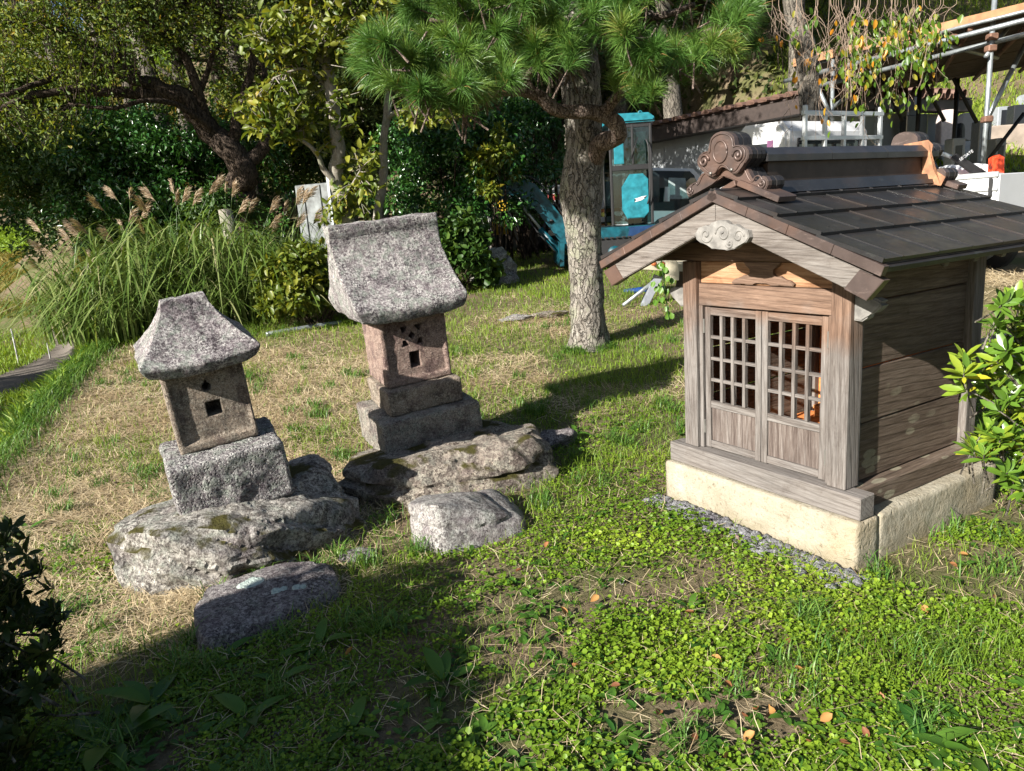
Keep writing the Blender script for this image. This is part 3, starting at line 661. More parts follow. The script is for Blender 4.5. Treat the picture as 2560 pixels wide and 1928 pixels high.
# middle boulder
tl = [P(724,1018,4.0), P(775,975,4.45), P(850,1005,3.86), P(1000,985,3.95), P(1130,950,4.05), P(1188,985,4.15), P(1150,920,4.4), P(1040,905,4.85), P(900,935,4.9)]
bl = [(-1.05,3.95,-.05), (-.55,3.70,-.05), (0.0,3.88,-.05), (.2,4.02,-.05), (.22,4.5,-.05), (-.2,4.9,-.05), (-.9,4.8,-.05)]
rock('boulder', tl+bl, 6, st_rock2, .05, 3.4, 25, 60, ridged=.8, facets=30, grow=1.10, fmin=.80, strata=.05, label='long mossy brown boulder carrying the taller stone shrine', cat='boulder')
# square block in front of the middle boulder
tl = [P(885,1090,3.42), P(945,1090,3.22), P(1128,1118,3.42), P(1070,1056,3.75), P(905,1072,3.68)]
bl = [P(890,1185,3.34), P(962,1208,3.16), P(1135,1165,3.34), (.02,3.7,0), (-.45,3.72,0)]
bl = [Z(p, -.05) for p in bl]
rock('stone', tl+bl, 5, st_plain, .018, 4, 41, 22, facets=5, label='squarish speckled grey stone in front of the mossy brown boulder', cat='stone')
# flat slab with the round lichen
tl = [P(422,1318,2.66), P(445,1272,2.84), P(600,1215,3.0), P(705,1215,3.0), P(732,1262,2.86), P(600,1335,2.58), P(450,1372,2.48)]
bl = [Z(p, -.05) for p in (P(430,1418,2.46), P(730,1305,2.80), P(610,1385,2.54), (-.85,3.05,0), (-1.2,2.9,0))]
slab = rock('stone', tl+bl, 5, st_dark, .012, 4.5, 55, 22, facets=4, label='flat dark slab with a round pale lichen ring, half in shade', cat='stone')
lic = NT('pale_lichen'); lic = lic.done(lic.mix(lic.noise(60, 4), (.16, .22, .20), (.46, .52, .47)), .95, lic.bump(lic.noise(90, 3), .8, .01))
def lichen(o, c, r, asp=1., ringed=False, seed=0):
    """a crust that follows the stone's own surface"""
    dg = bpy.context.evaluated_depsgraph_get(); mw = o.matrix_basis; cc = mw.inverted() @ Vector(c); best = None
    ok, loc, nn, fi = o.closest_point_on_mesh(cc)
    if not ok: return
    t1 = nn.orthogonal().normalized(); t2 = nn.cross(t1); V = []; Fs = []; nr, ns = (5, 26)
    for i in range(nr+1):
        for j in range(ns):
            a = 2*PI*j/ns; rr = r*(i/nr)*(1+.22*float(vnoise(np.array([[math.cos(a)*2+seed, math.sin(a)*2, seed]]))[0])); p = loc+t1*(rr*math.cos(a))+t2*(rr*math.sin(a)*asp)
            ok, l2, n2_, fi = o.closest_point_on_mesh(p); h = .002+(.0035*abs(math.sin(i*1.9)) if i < nr else -.003); V.append(tuple(l2+n2_*h))
    for i in range(nr):
        for j in range(ns): Fs.append((i*ns+j, i*ns+(j+1) % ns, (i+1)*ns+(j+1) % ns, (i+1)*ns+j))
    mk('lichen', V, Fs, lic, o, smooth=True)
bpy.context.view_layer.update()
lichen(slab, P(547,1287,2.84), .052, .8, True)
for (x, y, r) in ((598,1300,.02), (612,1285,.016), (560,1330,.018), (640,1270,.02), (480,1345,.022), (590,1322,.014), (655,1262,.014), (530,1345,.016)): lichen(slab, P(x, y, 2.8), r, 1, seed=x)
# smaller stones
def stone_at(dx, dy, s, mat, seed, label, asp=(1, .8, .6), z0=0, group=None, name='stone', cat='stone'):
    r = ray(dx, dy); t = 1.0
    for Y in np.arange(1.2, 40, .01):
        p = np.array([0, 0, CAMH])+r*(Y/r[1])
        if p[2] <= hz(p[0], p[1]): break
    rs = np.random.default_rng(seed); q = rs.normal(size=(14, 3)); q = unit(q)*np.array(asp)*s*.5*(.85+.3*rs.random((14, 1)))
    q[:, 2] += s*asp[2]*.22+z0+p[2]; q[:, 0] += p[0]; q[:, 1] += p[1]
    return rock(name, q, 4, mat, s*.05, 5/s*.5, seed, 12, label=label, cat=cat, group=group)
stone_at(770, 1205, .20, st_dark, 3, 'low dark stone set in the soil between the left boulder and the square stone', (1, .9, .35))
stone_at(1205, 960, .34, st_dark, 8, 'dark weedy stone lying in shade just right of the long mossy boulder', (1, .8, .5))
stone_at(1112, 692, .42, st_plain, 12, 'low pale stone in the grass left of the pine trunk', (1, .7, .25))
stone_at(1190, 686, .5, st_rock2, 14, 'low brown stone sunk in dry grass close beside the pine trunk', (1.2, .6, .22))
stone_at(505, 1235, .16, st_plain, 22, 'small grey stone between the left boulder and the flat slab', (1, .7, .4))
stone_at(1346, 1262, .035, st_plain, 31, 'tiny whitish pebble alone in the clover before the plinth', (1, 1, .8))
stone_at(1590, 1170, .055, st_body, 33, 'small reddish brown stone in the gravel along the plinth', (1, 1, .9))
stone_at(600, 1590, .04, st_plain, 35, 'pale pebble in the shaded weeds at the bottom', (1, 1, .7))
tl = [P(1050,545,11.2), P(1083,537,11.3), P(1100,560,11.3), P(1115,580,11.3), P(1118,605,11.1), P(1062,610,10.9), P(1048,580,11.0)]
bl = [Z(p, .5) for p in (P(1060,618,11), P(1118,615,11))]+[np.array([-.1,11.9,.5]), np.array([-.75,11.9,.5])]
rock('stone', tl+bl, 5, st_rock, .09, 2.6, 61, 10, ridged=.9, label='upright craggy pale rock by the leafy bush below the digger boom', cat='rock')
# rubble wall behind the shrine, on the right
rw = empty('rubble_wall', loc=(3.6, 5.3, .1), label='dry rubble wall of dark stones behind the right side of the wooden shrine', cat='wall')
k_ = 0
for row in range(4):
    for i in range(9):
        x = 3.05+i*.36+.17*(row % 2)+random.uniform(-.05, .05); y = 5.25+row*.07+random.uniform(-.05, .05)-.10*i; z = -.05+row*.26
        rs = np.random.default_rng(100+k_); q = unit(rs.normal(size=(13, 3)))*np.array([.24, .2, .17])*(.85+.3*rs.random((13, 1)))+np.array([x, y, z+.1])-np.array([3.6, 5.3, .1])
        o = rock('stone', q, 3, st_rock2 if k_ % 3 else st_plain, .02, 5, k_, 12, parent=rw); k_ += 1

# ------------------------------------------------------------------ vegetation materials
def bark(name, c0, c1, c2, sc=1., st=1., patch=None, crack=.8):
    n = NT(name); wob = n.n('ShaderNodeTexNoise'); wob.inputs['Scale'].default_value = 6; wob.inputs['Detail'].default_value = 3; n.l(n.tc.outputs['Object'], wob.inputs['Vector'])
    mv = n.n('ShaderNodeVectorMath', operation='MULTIPLY_ADD'); n.l(wob.outputs['Color'], mv.inputs[0]); mv.inputs[1].default_value = (.16, .16, .10); n.l(n.co((1, 1, .17)), mv.inputs[2]); v = mv.outputs[0]
    f = n.noise(30*sc, 6, v, .75, .4); e = n.vor(24*sc, v, 'DISTANCE_TO_EDGE'); fine = n.noise(120*sc, 4, rough=.75); b = n.noise(5, 5, rough=.7)
    c = n.ramp(n.math('ADD', n.math('MULTIPLY', f, .6), n.math('MULTIPLY', fine, .4)), [(.36, c0), (.5, c1), (.62, c2)])
    if patch: c = n.mix(n.math('MULTIPLY', n.ramp(b, [(.5, 0), (.58, .8)]), n.ramp(fine, [(.42, 0), (.52, 1)])), c, patch)
    c = n.mix(n.ramp(n.math('ADD', e, n.math('MULTIPLY', n.math('SUBTRACT', fine, .5), .18)), [(.0, crack*.9), (.09, 0)]), c, tuple(q*.4 for q in c0))
    nb = n.bump(n.ramp(e, [(0, 0), (.10, 1)]), st*crack, .03); nb = n.bump(f, st*.7, .03, nb)
    return n.done(c, .95, n.bump(fine, .5*st, .008, nb), spec=.1)
bark_pine = bark('pine_bark', (.07, .058, .048), (.20, .18, .155), (.38, .355, .315), 1.0, 1, (.22, .23, .16))
bark_branch = bark('reddish_pine_branch_bark', (.07, .048, .038), (.18, .135, .11), (.33, .28, .24), 1.7)
bark_pale = bark('pale_smooth_bark', (.13, .11, .09), (.22, .20, .165), (.34, .31, .27), .8, .4, (.14, .16, .10), .15)
bark_dark = bark('dark_cherry_bark', (.02, .015, .012), (.06, .045, .035), (.13, .10, .075), .8)
bark_grey = bark('grey_trunk_bark', (.05, .045, .038), (.13, .115, .095), (.24, .22, .18), .6)
twig_m = plain('pale_brown_twig', (.26, .19, .14), .8, 0, .4)
L_dark = leafmat('glossy_dark_leaf', [(0, (.016, .052, .012)), (.6, (.03, .10, .018)), (1, (.08, .17, .025))], .2, .28, .6, False)
L_mid = leafmat('mid_green_leaf', [(0, (.02, .055, .010)), (.5, (.04, .09, .015)), (1, (.09, .14, .025))], .3, .5, .35, False)
L_olive = leafmat('olive_leaf', [(0, (.035, .07, .012)), (.5, (.09, .135, .02)), (.85, (.20, .22, .025)), (1, (.34, .19, .02))], .35, .55, .3, False)
L_yel = leafmat('yellowing_broad_leaf', [(0, (.05, .09, .012)), (.45, (.12, .16, .02)), (.85, (.26, .26, .035)), (1, (.34, .24, .03))], .4, .45, .4)
L_needle = leafmat('pine_needle', [(0, (.03, .085, .016)), (.6, (.075, .165, .03)), (.93, (.15, .23, .04)), (1, (.30, .19, .07))], .2, .4, .4, False)
L_laurel = leafmat('leathery_laurel_leaf', [(0, (.06, .13, .015)), (.55, (.12, .22, .025)), (.85, (.27, .33, .03)), (1, (.48, .42, .03))], .3, .3, .55, False)
L_clover = leafmat('clover_leaf', [(0, (.075, .155, .012)), (.5, (.17, .28, .02)), (1, (.31, .41, .035))], .4, .5, .35, False)
L_grass = leafmat('grass_blade', [(0, (.07, .14, .015)), (.5, (.17, .27, .025)), (.85, (.30, .36, .05)), (1, (.44, .38, .16))], .4, .5, .3, False)
L_grass2 = leafmat('blue_green_grass_blade', [(0, (.05, .13, .02)), (.6, (.11, .22, .035)), (1, (.22, .30, .06))], .35, .45, .35, False)
L_straw = leafmat('dry_straw', [(0, (.26, .18, .10)), (.5, (.50, .40, .25)), (1, (.70, .60, .42))], .2, .7, .2, False)
L_susuki = leafmat('silver_grass_blade', [(0, (.06, .11, .02)), (.5, (.12, .19, .035)), (.8, (.22, .27, .09)), (1, (.40, .36, .2))], .3, .35, .5, False)
L_plume = leafmat('silver_grass_plume', [(0, (.26, .17, .11)), (.6, (.42, .32, .22)), (1, (.60, .52, .40))], .35, .7, .2, False)
L_dock = leafmat('dock_leaf', [(0, (.03, .10, .015)), (.6, (.07, .16, .02)), (1, (.13, .22, .03))], .35, .45, .4)
L_fall = leafmat('fallen_leaf_skin', [(0, (.16, .06, .03)), (.6, (.33, .14, .06)), (1, (.45, .24, .08))], .2, .6, .3)
L_weep = leafmat('cherry_leaf_turning', [(0, (.05, .12, .012)), (.55, (.12, .20, .02)), (.72, (.3, .28, .03)), (.8, (.5, .26, .02)), (1, (.55, .22, .02))], .45, .4, .45, False)
L_far = leafmat('far_wood_leaf', [(0, (.015, .035, .008)), (.6, (.04, .06, .014)), (1, (.11, .11, .025))], .25, .7, .2, False)

# ------------------------------------------------------------------ trees and bushes
def clump_leaves(centers, rad, per, size, flat=.75, seed=0, droop=.2):
    r = np.random.default_rng(seed); n = len(centers)*per; c = np.repeat(centers, per, 0); rr = np.repeat(np.broadcast_to(rad, (len(centers),)), per)
    d = unit(r.normal(size=(n, 3))); q = r.random(n)**.45; pos = c+d*(rr*q)[:, None]*np.array([1, 1, flat])
    ax = unit(d*.7+r.normal(size=(n, 3))*.6+np.array([0, 0, -droop])); nr = unit(r.normal(size=(n, 3))*.7+np.array([0, 0, 1.])+d*.5)
    cl = np.repeat(r.random(len(centers)), per); rnd = np.clip(.55*cl+.45*r.random(n), 0, 1)
    return pos, ax, nr, size*(.7+.6*r.random(n)), rnd
def crown_centers(n, R, seed, shell=.55):
    r = np.random.default_rng(seed); d = unit(r.normal(size=(n, 3))); d[:, 2] = np.where(d[:, 2] < -.5, -d[:, 2], d[:, 2])
    return d*(shell+(1-shell)*r.random((n, 1)))*np.array(R)
_cache = {}
def bg_tree(key, x, y, h, rad, crown_h, trunk_r, lm, bk, n_cl, per, lsize, label, group, rz=0, sc=1., name='tree', zoff=0, crown_low=.3, cat='tree'):
    if key in _cache:
        src, parts = _cache[key]; root = src.copy(); COL.objects.link(root)
        for o in parts: c = o.copy(); COL.objects.link(c); c.parent = root
    else:
        root = empty(name); parts = []; sd = sum(map(ord, key))
        top = h*.82; r = np.random.default_rng(sd); lean = r.normal(size=2)*.03*h
        tp = smoothline([(0, 0, -.3), (lean[0]*.4, lean[1]*.2, h*.3), (lean[0]*.6, lean[1], h*.6), (lean[0], lean[1], top)], 14)
        parts.append(tube('trunk', tp, np.linspace(trunk_r, trunk_r*.25, 14), bk, root, 8, .12))
        arms = []
        for k in range(9):
            t = r.uniform(.35, .9); p0 = tp[int(t*13)]; a = r.uniform(0, 2*PI); L = rad*(1.15-t*.5); e = p0+np.array([math.cos(a)*L, math.sin(a)*L, L*r.uniform(.2, .7)])
            arms.append(tube_arr(smoothline([p0, (p0+e)/2+r.normal(size=3)*.12*L, e], 7), np.linspace(trunk_r*.38*(1.2-t), .02, 7), 6))
        V, Fq = join(arms); parts.append(mk('branches', V, Fq, bk, root, smooth=True, kind='stuff'))
        cc = crown_centers(n_cl, (rad, rad, crown_h), sd)+np.array([lean[0]*.6, lean[1]*.6, h-crown_h*(1-crown_low)])
        pos, ax, nr, L, rnd = clump_leaves(cc, rad*.30, per, lsize, .7, sd)
        parts.append(leafobj('crown', lm, root, pos, ax, nr, L, L*.55, 2, rnd, kind='stuff'))if False else None
        V, Fc, k = leaves(pos, ax, nr, L, L*.55, 2); o = mk('crown', V, Fc, lm, root, attr=np.repeat(rnd, k)); o['kind'] = 'stuff'; parts.append(o)
        parts = [p for p in parts if p is not None]; _cache[key] = (root, parts)
    root.location = (x, y, float(hz(x, y))+zoff); root.rotation_euler = (0, 0, rz); root.scale = (sc, sc, sc)
    tag(root, label, cat, group); return root
def shrub(name, c, R, n_cl, per, lsize, lm, label, seed, clr=.3, stems=True, kind=2, cat='bush', wide=.5, bk=None, group=None, base=None, droop=.2):
    root = empty(name, loc=(c[0], c[1], float(hz(c[0], c[1]))) if base is None else tuple(base), label=label, cat=cat, group=group); o0 = np.array(root.location)
    cc = crown_centers(n_cl, R, seed, .45)+np.array(c)-o0
    zmin = .05; cc[:, 2] = np.maximum(cc[:, 2], zmin)
    pos, ax, nr, L, rnd = clump_leaves(cc, min(R)*clr, per, lsize, .8, seed+1, droop)
    V, Fc, k = leaves(pos, ax, nr, L, L*wide, kind); o = mk('foliage', V, Fc, lm, root, attr=np.repeat(rnd, k)); o['kind'] = 'stuff'
    if stems:
        r = np.random.default_rng(seed+2); st = []
        for i in range(min(14, n_cl)):
            e = cc[r.integers(len(cc))]; s_ = np.array([r.normal()*.12*R[0], r.normal()*.12*R[1], -.05]); st.append(tube_arr(smoothline([s_, (s_+e)/2+r.normal(size=3)*.1*min(R), e], 6), np.linspace(.03, .006, 6)*max(.5, min(R)), 5))
        V, Fq = join(st); mk('stems', V, Fq, bk or bark_dark, root, smooth=True, kind='stuff')
    return root
# pine ------------------------------------------------------------
pine = empty('pine_tree', loc=(0.77, 7.11, .2), label='pine tree with a bare grey trunk and long low reddish branches of green needles', cat='tree'); po = np.array(pine.location)
K = 2.0
tp = [P(1272,762,7.08), P(1272,735,7.1), P(1270,690,7.1), P(1268,600,7.12), P(1262,520,7.12), P(1257,450,7.12), P(1255,400,7.12), P(1262,330,7.12), P(1261,250,7.12), P(1256,170,7.12), P(1252,90,7.12), P(1250,0,7.15), P(1250,-120,7.15), P(1250,-260,7.15)]
tr_ = np.array([56,44,37,36,38,42,46,40,37,35,33,30,27,22])/223*1.0
V, Fq = tube_arr(smoothline(tp, 90)-po, np.interp(np.linspace(0, 13, 90), range(14), tr_), 40)
cen = np.repeat(smoothline(tp, 90)-po, 40, 0); d = V-cen; q = V*np.array([20, 20, 5.5]); rd = np.abs(fbm(q, 3)); q2 = V*np.array([7, 7, 2.5])
V = V+unit(d)*((rd*.030-.010)+fbm(q2+9, 3)*.022+fbm(V*np.array([45, 45, 16]), 2)*.006)[:, None]
mk('trunk', V, Fq, bark_pine, pine, smooth=True)
def limb(parent, pts, r0, r1, mat, n=26, seg=10, rough=.25, name='branch'):
    c = smoothline(pts, n)-np.array(parent.location); c = c+np.stack([fbm(c*5+k*9, 2) for k in range(3)], 1)*r0*.5
    return tube(name, c, np.linspace(r0, r1, n), mat, parent, seg, rough)
lb = bark_branch
limb(pine, [P(1275,350,7.1), P(1300,312,6.9), P(1335,292,6.7), P(1328,262,6.6), P(1292,243,6.55), P(1240,240,6.5), P(1190,228,6.4), P(1148,203,6.3), P(1100,196,6.2), P(1055,205,6.1), P(1010,190,6.0), P(960,180,5.9), P(900,160,5.8)], .085, .02, lb, 60, 12)
limb(pine, [P(1150,205,6.3), P(1135,170,6.3), P(1100,125,6.4), P(1060,95,6.4), P(1000,60,6.3), P(930,40,6.2)], .045, .015, lb)
limb(pine, [P(1140,160,6.3), P(1180,120,6.2), P(1215,90,6.2), P(1230,50,6.2)], .025, .01, lb)
limb(pine, [P(1295,245,6.55), P(1325,215,6.5), P(1360,185,6.4), P(1400,150,6.3), P(1450,105,6.3), P(1520,70,6.2), P(1580,40,6.2)], .055, .018, lb)
limb(pine, [P(1360,185,6.4), P(1400,195,6.3), P(1430,190,6.2)], .022, .01, lb)
limb(pine, [P(1265,60,7.1), P(1330,60,6.8), P(1420,40,6.5), P(1500,10,6.3)], .05, .02, lb)
limb(pine, [P(1245,40,7.1), P(1180,60,6.8), P(1100,50,6.5), P(1000,20,6.3)], .05, .02, lb)
def tufts(parent, C_, A_, per, nl, seed, mat=L_needle, wid=.0022):
    r = np.random.default_rng(seed); n = len(C_)*per; c = np.repeat(C_, per, 0); a = np.repeat(unit(A_), per, 0)
    s = r.random(n)*.09; pos = c-a*s[:, None]+r.normal(size=(n, 3))*.006
    ax = unit(a*(.75+.5*r.random((n, 1)))+unit(r.normal(size=(n, 3)))*.95); L = nl*(.75+.4*r.random(n)); nr = unit(r.normal(size=(n, 3)))
    s_ = unit(np.cross(ax, nr)); w_ = wid*(.8+.5*r.random((n, 1))); sag = np.array([0, 0, -1.])*(L*.14)[:, None]
    V = np.stack([pos-s_*w_, pos+s_*w_, pos+ax*L[:, None]*.55+s_*w_, pos+ax*L[:, None]*.55-s_*w_, pos+ax*L[:, None]+sag], 1)
    T = np.array([[0, 1, 2], [0, 2, 3], [3, 2, 4]]); Fc = (T[None]+np.arange(n)[:, None, None]*5).reshape(-1, 3)
    rnd = np.repeat(np.clip(.25+.5*np.repeat(r.random(len(C_)), per)+.25*r.random(n), 0, .96), 5); rnd[np.repeat(r.random(n) < .012, 5)] = 1
    o = mk('needles', V.reshape(-1, 3)-np.array(parent.location), Fc, mat, parent, attr=rnd); o['kind'] = 'stuff'; return o
TC = []; TA = []
def tuft_region(n, x0, x1, y0, y1, Y0, Y1, seed, cen, shape=None):
    r = np.random.default_rng(seed)
    for _ in range(n):
        for t_ in range(20):
            u, v = r.uniform(-1, 1, 2)
            if u*u+v*v <= 1: break
        dx = (x0+x1)/2+u*(x1-x0)/2; dy = (y0+y1)/2+v*(y1-y0)/2; p = P(dx, dy, r.uniform(Y0, Y1)); TC.append(p); TA.append(unit(p-np.array(cen)+np.array([0, 0, .35])+r.normal(size=3)*.25))
tuft_region(34, 765, 900, 55, 175, 5.5, 6.2, 1, P(930,160,5.9)); tuft_region(48, 850, 1110, 95, 215, 5.6, 6.4, 2, P(980,190,6.1)); tuft_region(24, 900, 1050, 160, 235, 5.5, 6.0, 3, P(980,190,6.1))
tuft_region(60, 860, 1180, -40, 100, 5.8, 6.8, 4, P(1050,80,6.5)); tuft_region(36, 1090, 1300, -30, 120, 5.7, 6.6, 5, P(1200,90,6.4)); tuft_region(20, 1130, 1260, 60, 150, 5.8, 6.4, 6, P(1200,110,6.3))
tuft_region(62, 1270, 1630, -40, 120, 5.7, 6.8, 7, P(1430,80,6.4)); tuft_region(30, 1330, 1560, 80, 190, 5.8, 6.5, 8, P(1430,130,6.3)); tuft_region(14, 1330, 1440, 140, 215, 5.9, 6.4, 9, P(1380,180,6.3)); tuft_region(14, 1560, 1640, 0, 120, 5.8, 6.3, 10, P(1520,70,6.2))
NV = len(TC); rr_ = np.random.default_rng(12)
for _ in range(150): TC.append(P(rr_.uniform(800, 1500), rr_.uniform(-330, -50), rr_.uniform(5.8, 8.5))); TA.append(unit(rr_.normal(size=3)+np.array([0, 0, .6])))
tufts(pine, np.array(TC[:NV]), np.array(TA[:NV]), 230, .175, 31, wid=.0016)
tufts(pine, np.array(TC[NV:]), np.array(TA[NV:]), 90, .19, 32, wid=.0045)
TW = []
for c, a in list(zip(TC, TA))[:300]: TW.append(tube_arr(np.array([c-np.array(a)*.30-po, c-po]), [.009, .005], 5))
V, Fq = join(TW); mk('twigs', V, Fq, bark_branch, pine, kind='stuff')
# two pale trunks with yellowing broad leaves -------------------------
def leafy_tree(name, label, trunks, limbs, regions, lsize, lm, bk, seed, kind=8, wide=.5, per=9, loc=None, twl=.25, curl=.25, cat='tree', upness=.5):
    root = empty(name, loc=loc, label=label, cat=cat); o0 = np.array(root.location); r = np.random.default_rng(seed)
    for k, (pts, r0, r1) in enumerate(trunks): c = smoothline(pts, 40); c = c+np.stack([fbm(c*2.2+k*9+seed, 3) for k in range(3)], 1)*r0*.8; tube('trunk', c-o0, np.linspace(r0, r1, 40)*(1+.12*fbm(np.stack([np.arange(40)*.4]*3, 1)+seed, 2)), bk, root, 16, .12)
    for pts, r0, r1 in limbs: limb(root, pts, r0, r1, bk, 22, 9, .15)
    sp_ = np.concatenate([smoothline(p, 24) for p, *_ in trunks+limbs]); tw = []; LP = []; LA = []; LN = []; RN = []
    for (n, x0, x1, y0, y1, Y0, Y1) in regions:
        for _ in range(n):
            u, v = r.uniform(-1, 1, 2); a = r.uniform(0, 2*PI); q = math.sqrt(r.random()); p = P((x0+x1)/2+math.cos(a)*q*(x1-x0)/2, (y0+y1)/2+math.sin(a)*q*(y1-y0)/2, r.uniform(Y0, Y1))
            s_ = sp_[np.argmin(((sp_-p)**2).sum(1)+r.random(len(sp_))*.25)]; d = unit(p-s_); L_ = min(np.linalg.norm(p-s_), twl*3)
            b = p-d*L_; tw.append(tube_arr(smoothline([b-o0, (b+p)/2-o0+r.normal(size=3)*.04, p-o0], 5), np.linspace(.008, .003, 5), 5))
            t = np.linspace(.3, 1, per)[:, None]; LP.append(b+(p-b)*t+r.normal(size=(per, 3))*twl*.22); LA.append(unit(d*.5+r.normal(size=(per, 3))*.8+np.array([0, 0, -.05]))); LN.append(unit(np.array([-.2, -.2, 1.])*upness+r.normal(size=(per, 3))*.55)); RN.append(np.clip(r.random()*.6+.4*r.random(per), 0, 1))
    V, Fq = join(tw); mk('twigs', V, Fq, bk, root, kind='stuff')
    LP, LA, LN, RN = map(np.concatenate, (LP, LA, LN, RN)); sz = lsize*(.6+.6*r.random(len(LP)))
    V, Fc, k = leaves(LP-o0, LA, LN, sz, sz*wide, kind, curl, .25); o = mk('leaves', V, Fc, lm, root, attr=np.repeat(RN, k)); o['kind'] = 'stuff'; return root
b1 = P(762,500,10.4); b2 = P(812,490,10.9)
leafy_tree('leafy_tree', 'slender tree with two pale trunks and large yellowing leaves behind the taller stone shrine',
 [([P(775,560,10.4), P(752,480,10.4), P(735,400,10.4), P(733,330,10.4), P(722,220,10.4), P(705,130,10.4), P(690,60,10.4), P(665,-20,10.4), P(640,-140,10.4)], .115, .05),
  ([P(810,560,10.9), P(817,480,10.9), P(824,400,10.9), P(830,300,10.9), P(838,200,10.9), P(825,150,10.9), P(812,60,10.8), P(830,-60,10.8)], .075, .03)],
 [([P(735,400,10.4), P(700,370,10.3), P(683,330,10.2), P(645,300,10.1), P(600,285,10.0)], .045, .015), ([P(838,255,10.9), P(870,238,10.7), P(905,262,10.5), P(960,262,10.4), P(1010,240,10.3)], .035, .012),
  ([P(705,140,10.4), P(670,110,10.2), P(620,95,10.0), P(570,85,9.9)], .035, .012), ([P(722,220,10.4), P(690,170,10.4), P(650,150,10.2), P(590,170,10.1)], .03, .01), ([P(745,440,10.4), P(760,400,10.2), P(785,360,10.1)], .02, .008)],
 [(95, 500, 690, 190, 300, 9.7, 10.6), (70, 490, 720, 30, 130, 9.7, 10.6), (40, 640, 790, 120, 330, 9.9, 10.7), (30, 740, 830, 300, 480, 9.9, 10.6), (26, 860, 1010, 225, 270, 10.1, 10.7), (70, 560, 860, -60, 60, 9.8, 10.8), (40, 700, 850, 30, 130, 9.9, 10.6), (14, 690, 760, 420, 500, 9.8, 10.3), (60, 500, 900, -250, -60, 9.6, 10.9), (150, 420, 1000, -620, -220, 9.2, 11.4)],
 .13, L_yel, bark_pale, 71, 8, .5, 9, loc=(b1[0], b1[1], float(hz(b1[0], b1[1]))))
# dark spreading cherry ------------------------------------------------
cb = P(525,450,14)
CH = [([P(522,560,14), P(525,430,14), P(520,370,14), P(495,325,13.9), P(450,270,13.8), P(400,215,13.6), P(350,195,13.4), P(300,165,13.2), P(262,120,13)], .30, .09)]
CL = [([P(522,360,14), P(560,325,14), P(575,300,14.1), P(585,230,14.3), P(570,150,14.4)], .15, .05), ([P(495,325,13.9), P(510,270,13.8), P(530,190,13.8), P(555,100,13.8), P(570,0,13.8)], .12, .04),
 ([P(400,215,13.6), P(330,205,13.3), P(230,200,12.9), P(150,190,12.6), P(60,215,12.3), P(-20,245,12)], .12, .035), ([P(350,195,13.4), P(280,170,13), P(190,140,12.7), P(90,180,12.4), P(0,210,12)], .08, .03),
 ([P(450,270,13.8), P(430,200,13.5), P(390,110,13.3), P(330,60,13.1), P(270,0,13)], .10, .03), ([P(470,290,13.8), P(400,235,13.2), P(330,215,12.8), P(240,235,12.4), P(150,225,12.2)], .06, .02),
 ([P(300,165,13.2), P(220,110,12.9), P(130,70,12.6), P(40,50,12.3)], .06, .02), ([P(430,200,13.5), P(460,120,13.4), P(480,40,13.3)], .06, .02), ([P(262,120,13), P(240,60,12.9), P(200,0,12.8)], .05, .02)]
leafy_tree('cherry_tree', 'dark spreading cherry tree whose limbs arch left over the silver grass', CH, CL,
 [(180, -60, 330, -20, 150, 11.5, 12.6), (150, -60, 330, -20, 170, 13.0, 15), (110, 250, 600, -40, 110, 12.4, 13.4), (130, 250, 600, -40, 170, 14.4, 15.6), (60, -60, 200, 230, 330, 11.6, 12.8), (60, 300, 560, 160, 260, 14.6, 15.4), (330, -60, 640, -260, -30, 11.5, 14.5)],
 .085, L_olive, bark_dark, 81, 2, .5, 15, loc=(cb[0], cb[1], float(hz(cb[0], cb[1]))), twl=.38)
# bushes of the middle distance ------------------------------------------
def at(dx, dy, Y): return P(dx, dy, Y)
shrub('camellia_bush', at(985,405,12.3), (1.45, 1.0, 1.45), 120, 130, .085, L_dark, 'large dark glossy evergreen bush behind the taller stone shrine', 201, .26, kind=2, wide=.5)
shrub('camellia_bush', at(1120,330,13.4), (1.0, .9, 1.3), 60, 120, .085, L_dark, 'dark evergreen bush hanging over the digger boom', 203, .28)
shrub('evergreen_tree', at(1120,70,14.2), (1.9, 1.3, 1.6), 110, 120, .10, L_dark, 'tall dark evergreen crown behind the upper pine branches', 223, .27, cat='tree')
shrub('leafy_bush', at(1062,370,11.6), (.40, .35, .75), 26, 60, .10, L_yel, 'pale yellow-green leafy shoots in front of the dark glossy bush', 205, .38, kind=2)
shrub('vine_bush', at(985,560,10.6), (.55, .45, .62), 46, 70, .095, L_mid, 'tangle of heart-leaved vine right of the taller stone shrine', 207, .4, kind=3, wide=.8)
shrub('leafy_bush', at(672,625,9.0), (.55, .5, .45), 42, 70, .10, L_yel, 'low yellow-green leafy bush between silver grass and taller stone shrine', 209, .42, kind=8)
shrub('dark_bush', at(380,430,16), (2.6, 1.5, 2.0), 150, 120, .11, L_dark, 'dark bluish green bush mass under the arching cherry limbs', 211, .24, stems=False)
shrub('dark_bush', at(230,450,16.5), (2.2, 1.5, 2.0), 130, 120, .11, L_mid, 'dense green bush at the left behind the silver grass plumes', 213, .26, stems=False)
shrub('autumn_bush', at(50,405,17.5), (2.0, 1.2, 1.35), 130, 120, .11, L_olive, 'yellow and orange tinged bush at the far left edge', 215, .26, stems=False)
shrub('autumn_bush', at(70,310,19), (2.6, 1.8, 1.9), 120, 120, .12, L_olive, 'tall olive green bush at the far left under the cherry canopy', 216, .26, stems=False)
shrub('leafy_bush', at(480,470,12.2), (.9, .6, .45), 34, 70, .09, L_mid, 'low green bush at the foot of the dark cherry trunk', 217, .4)
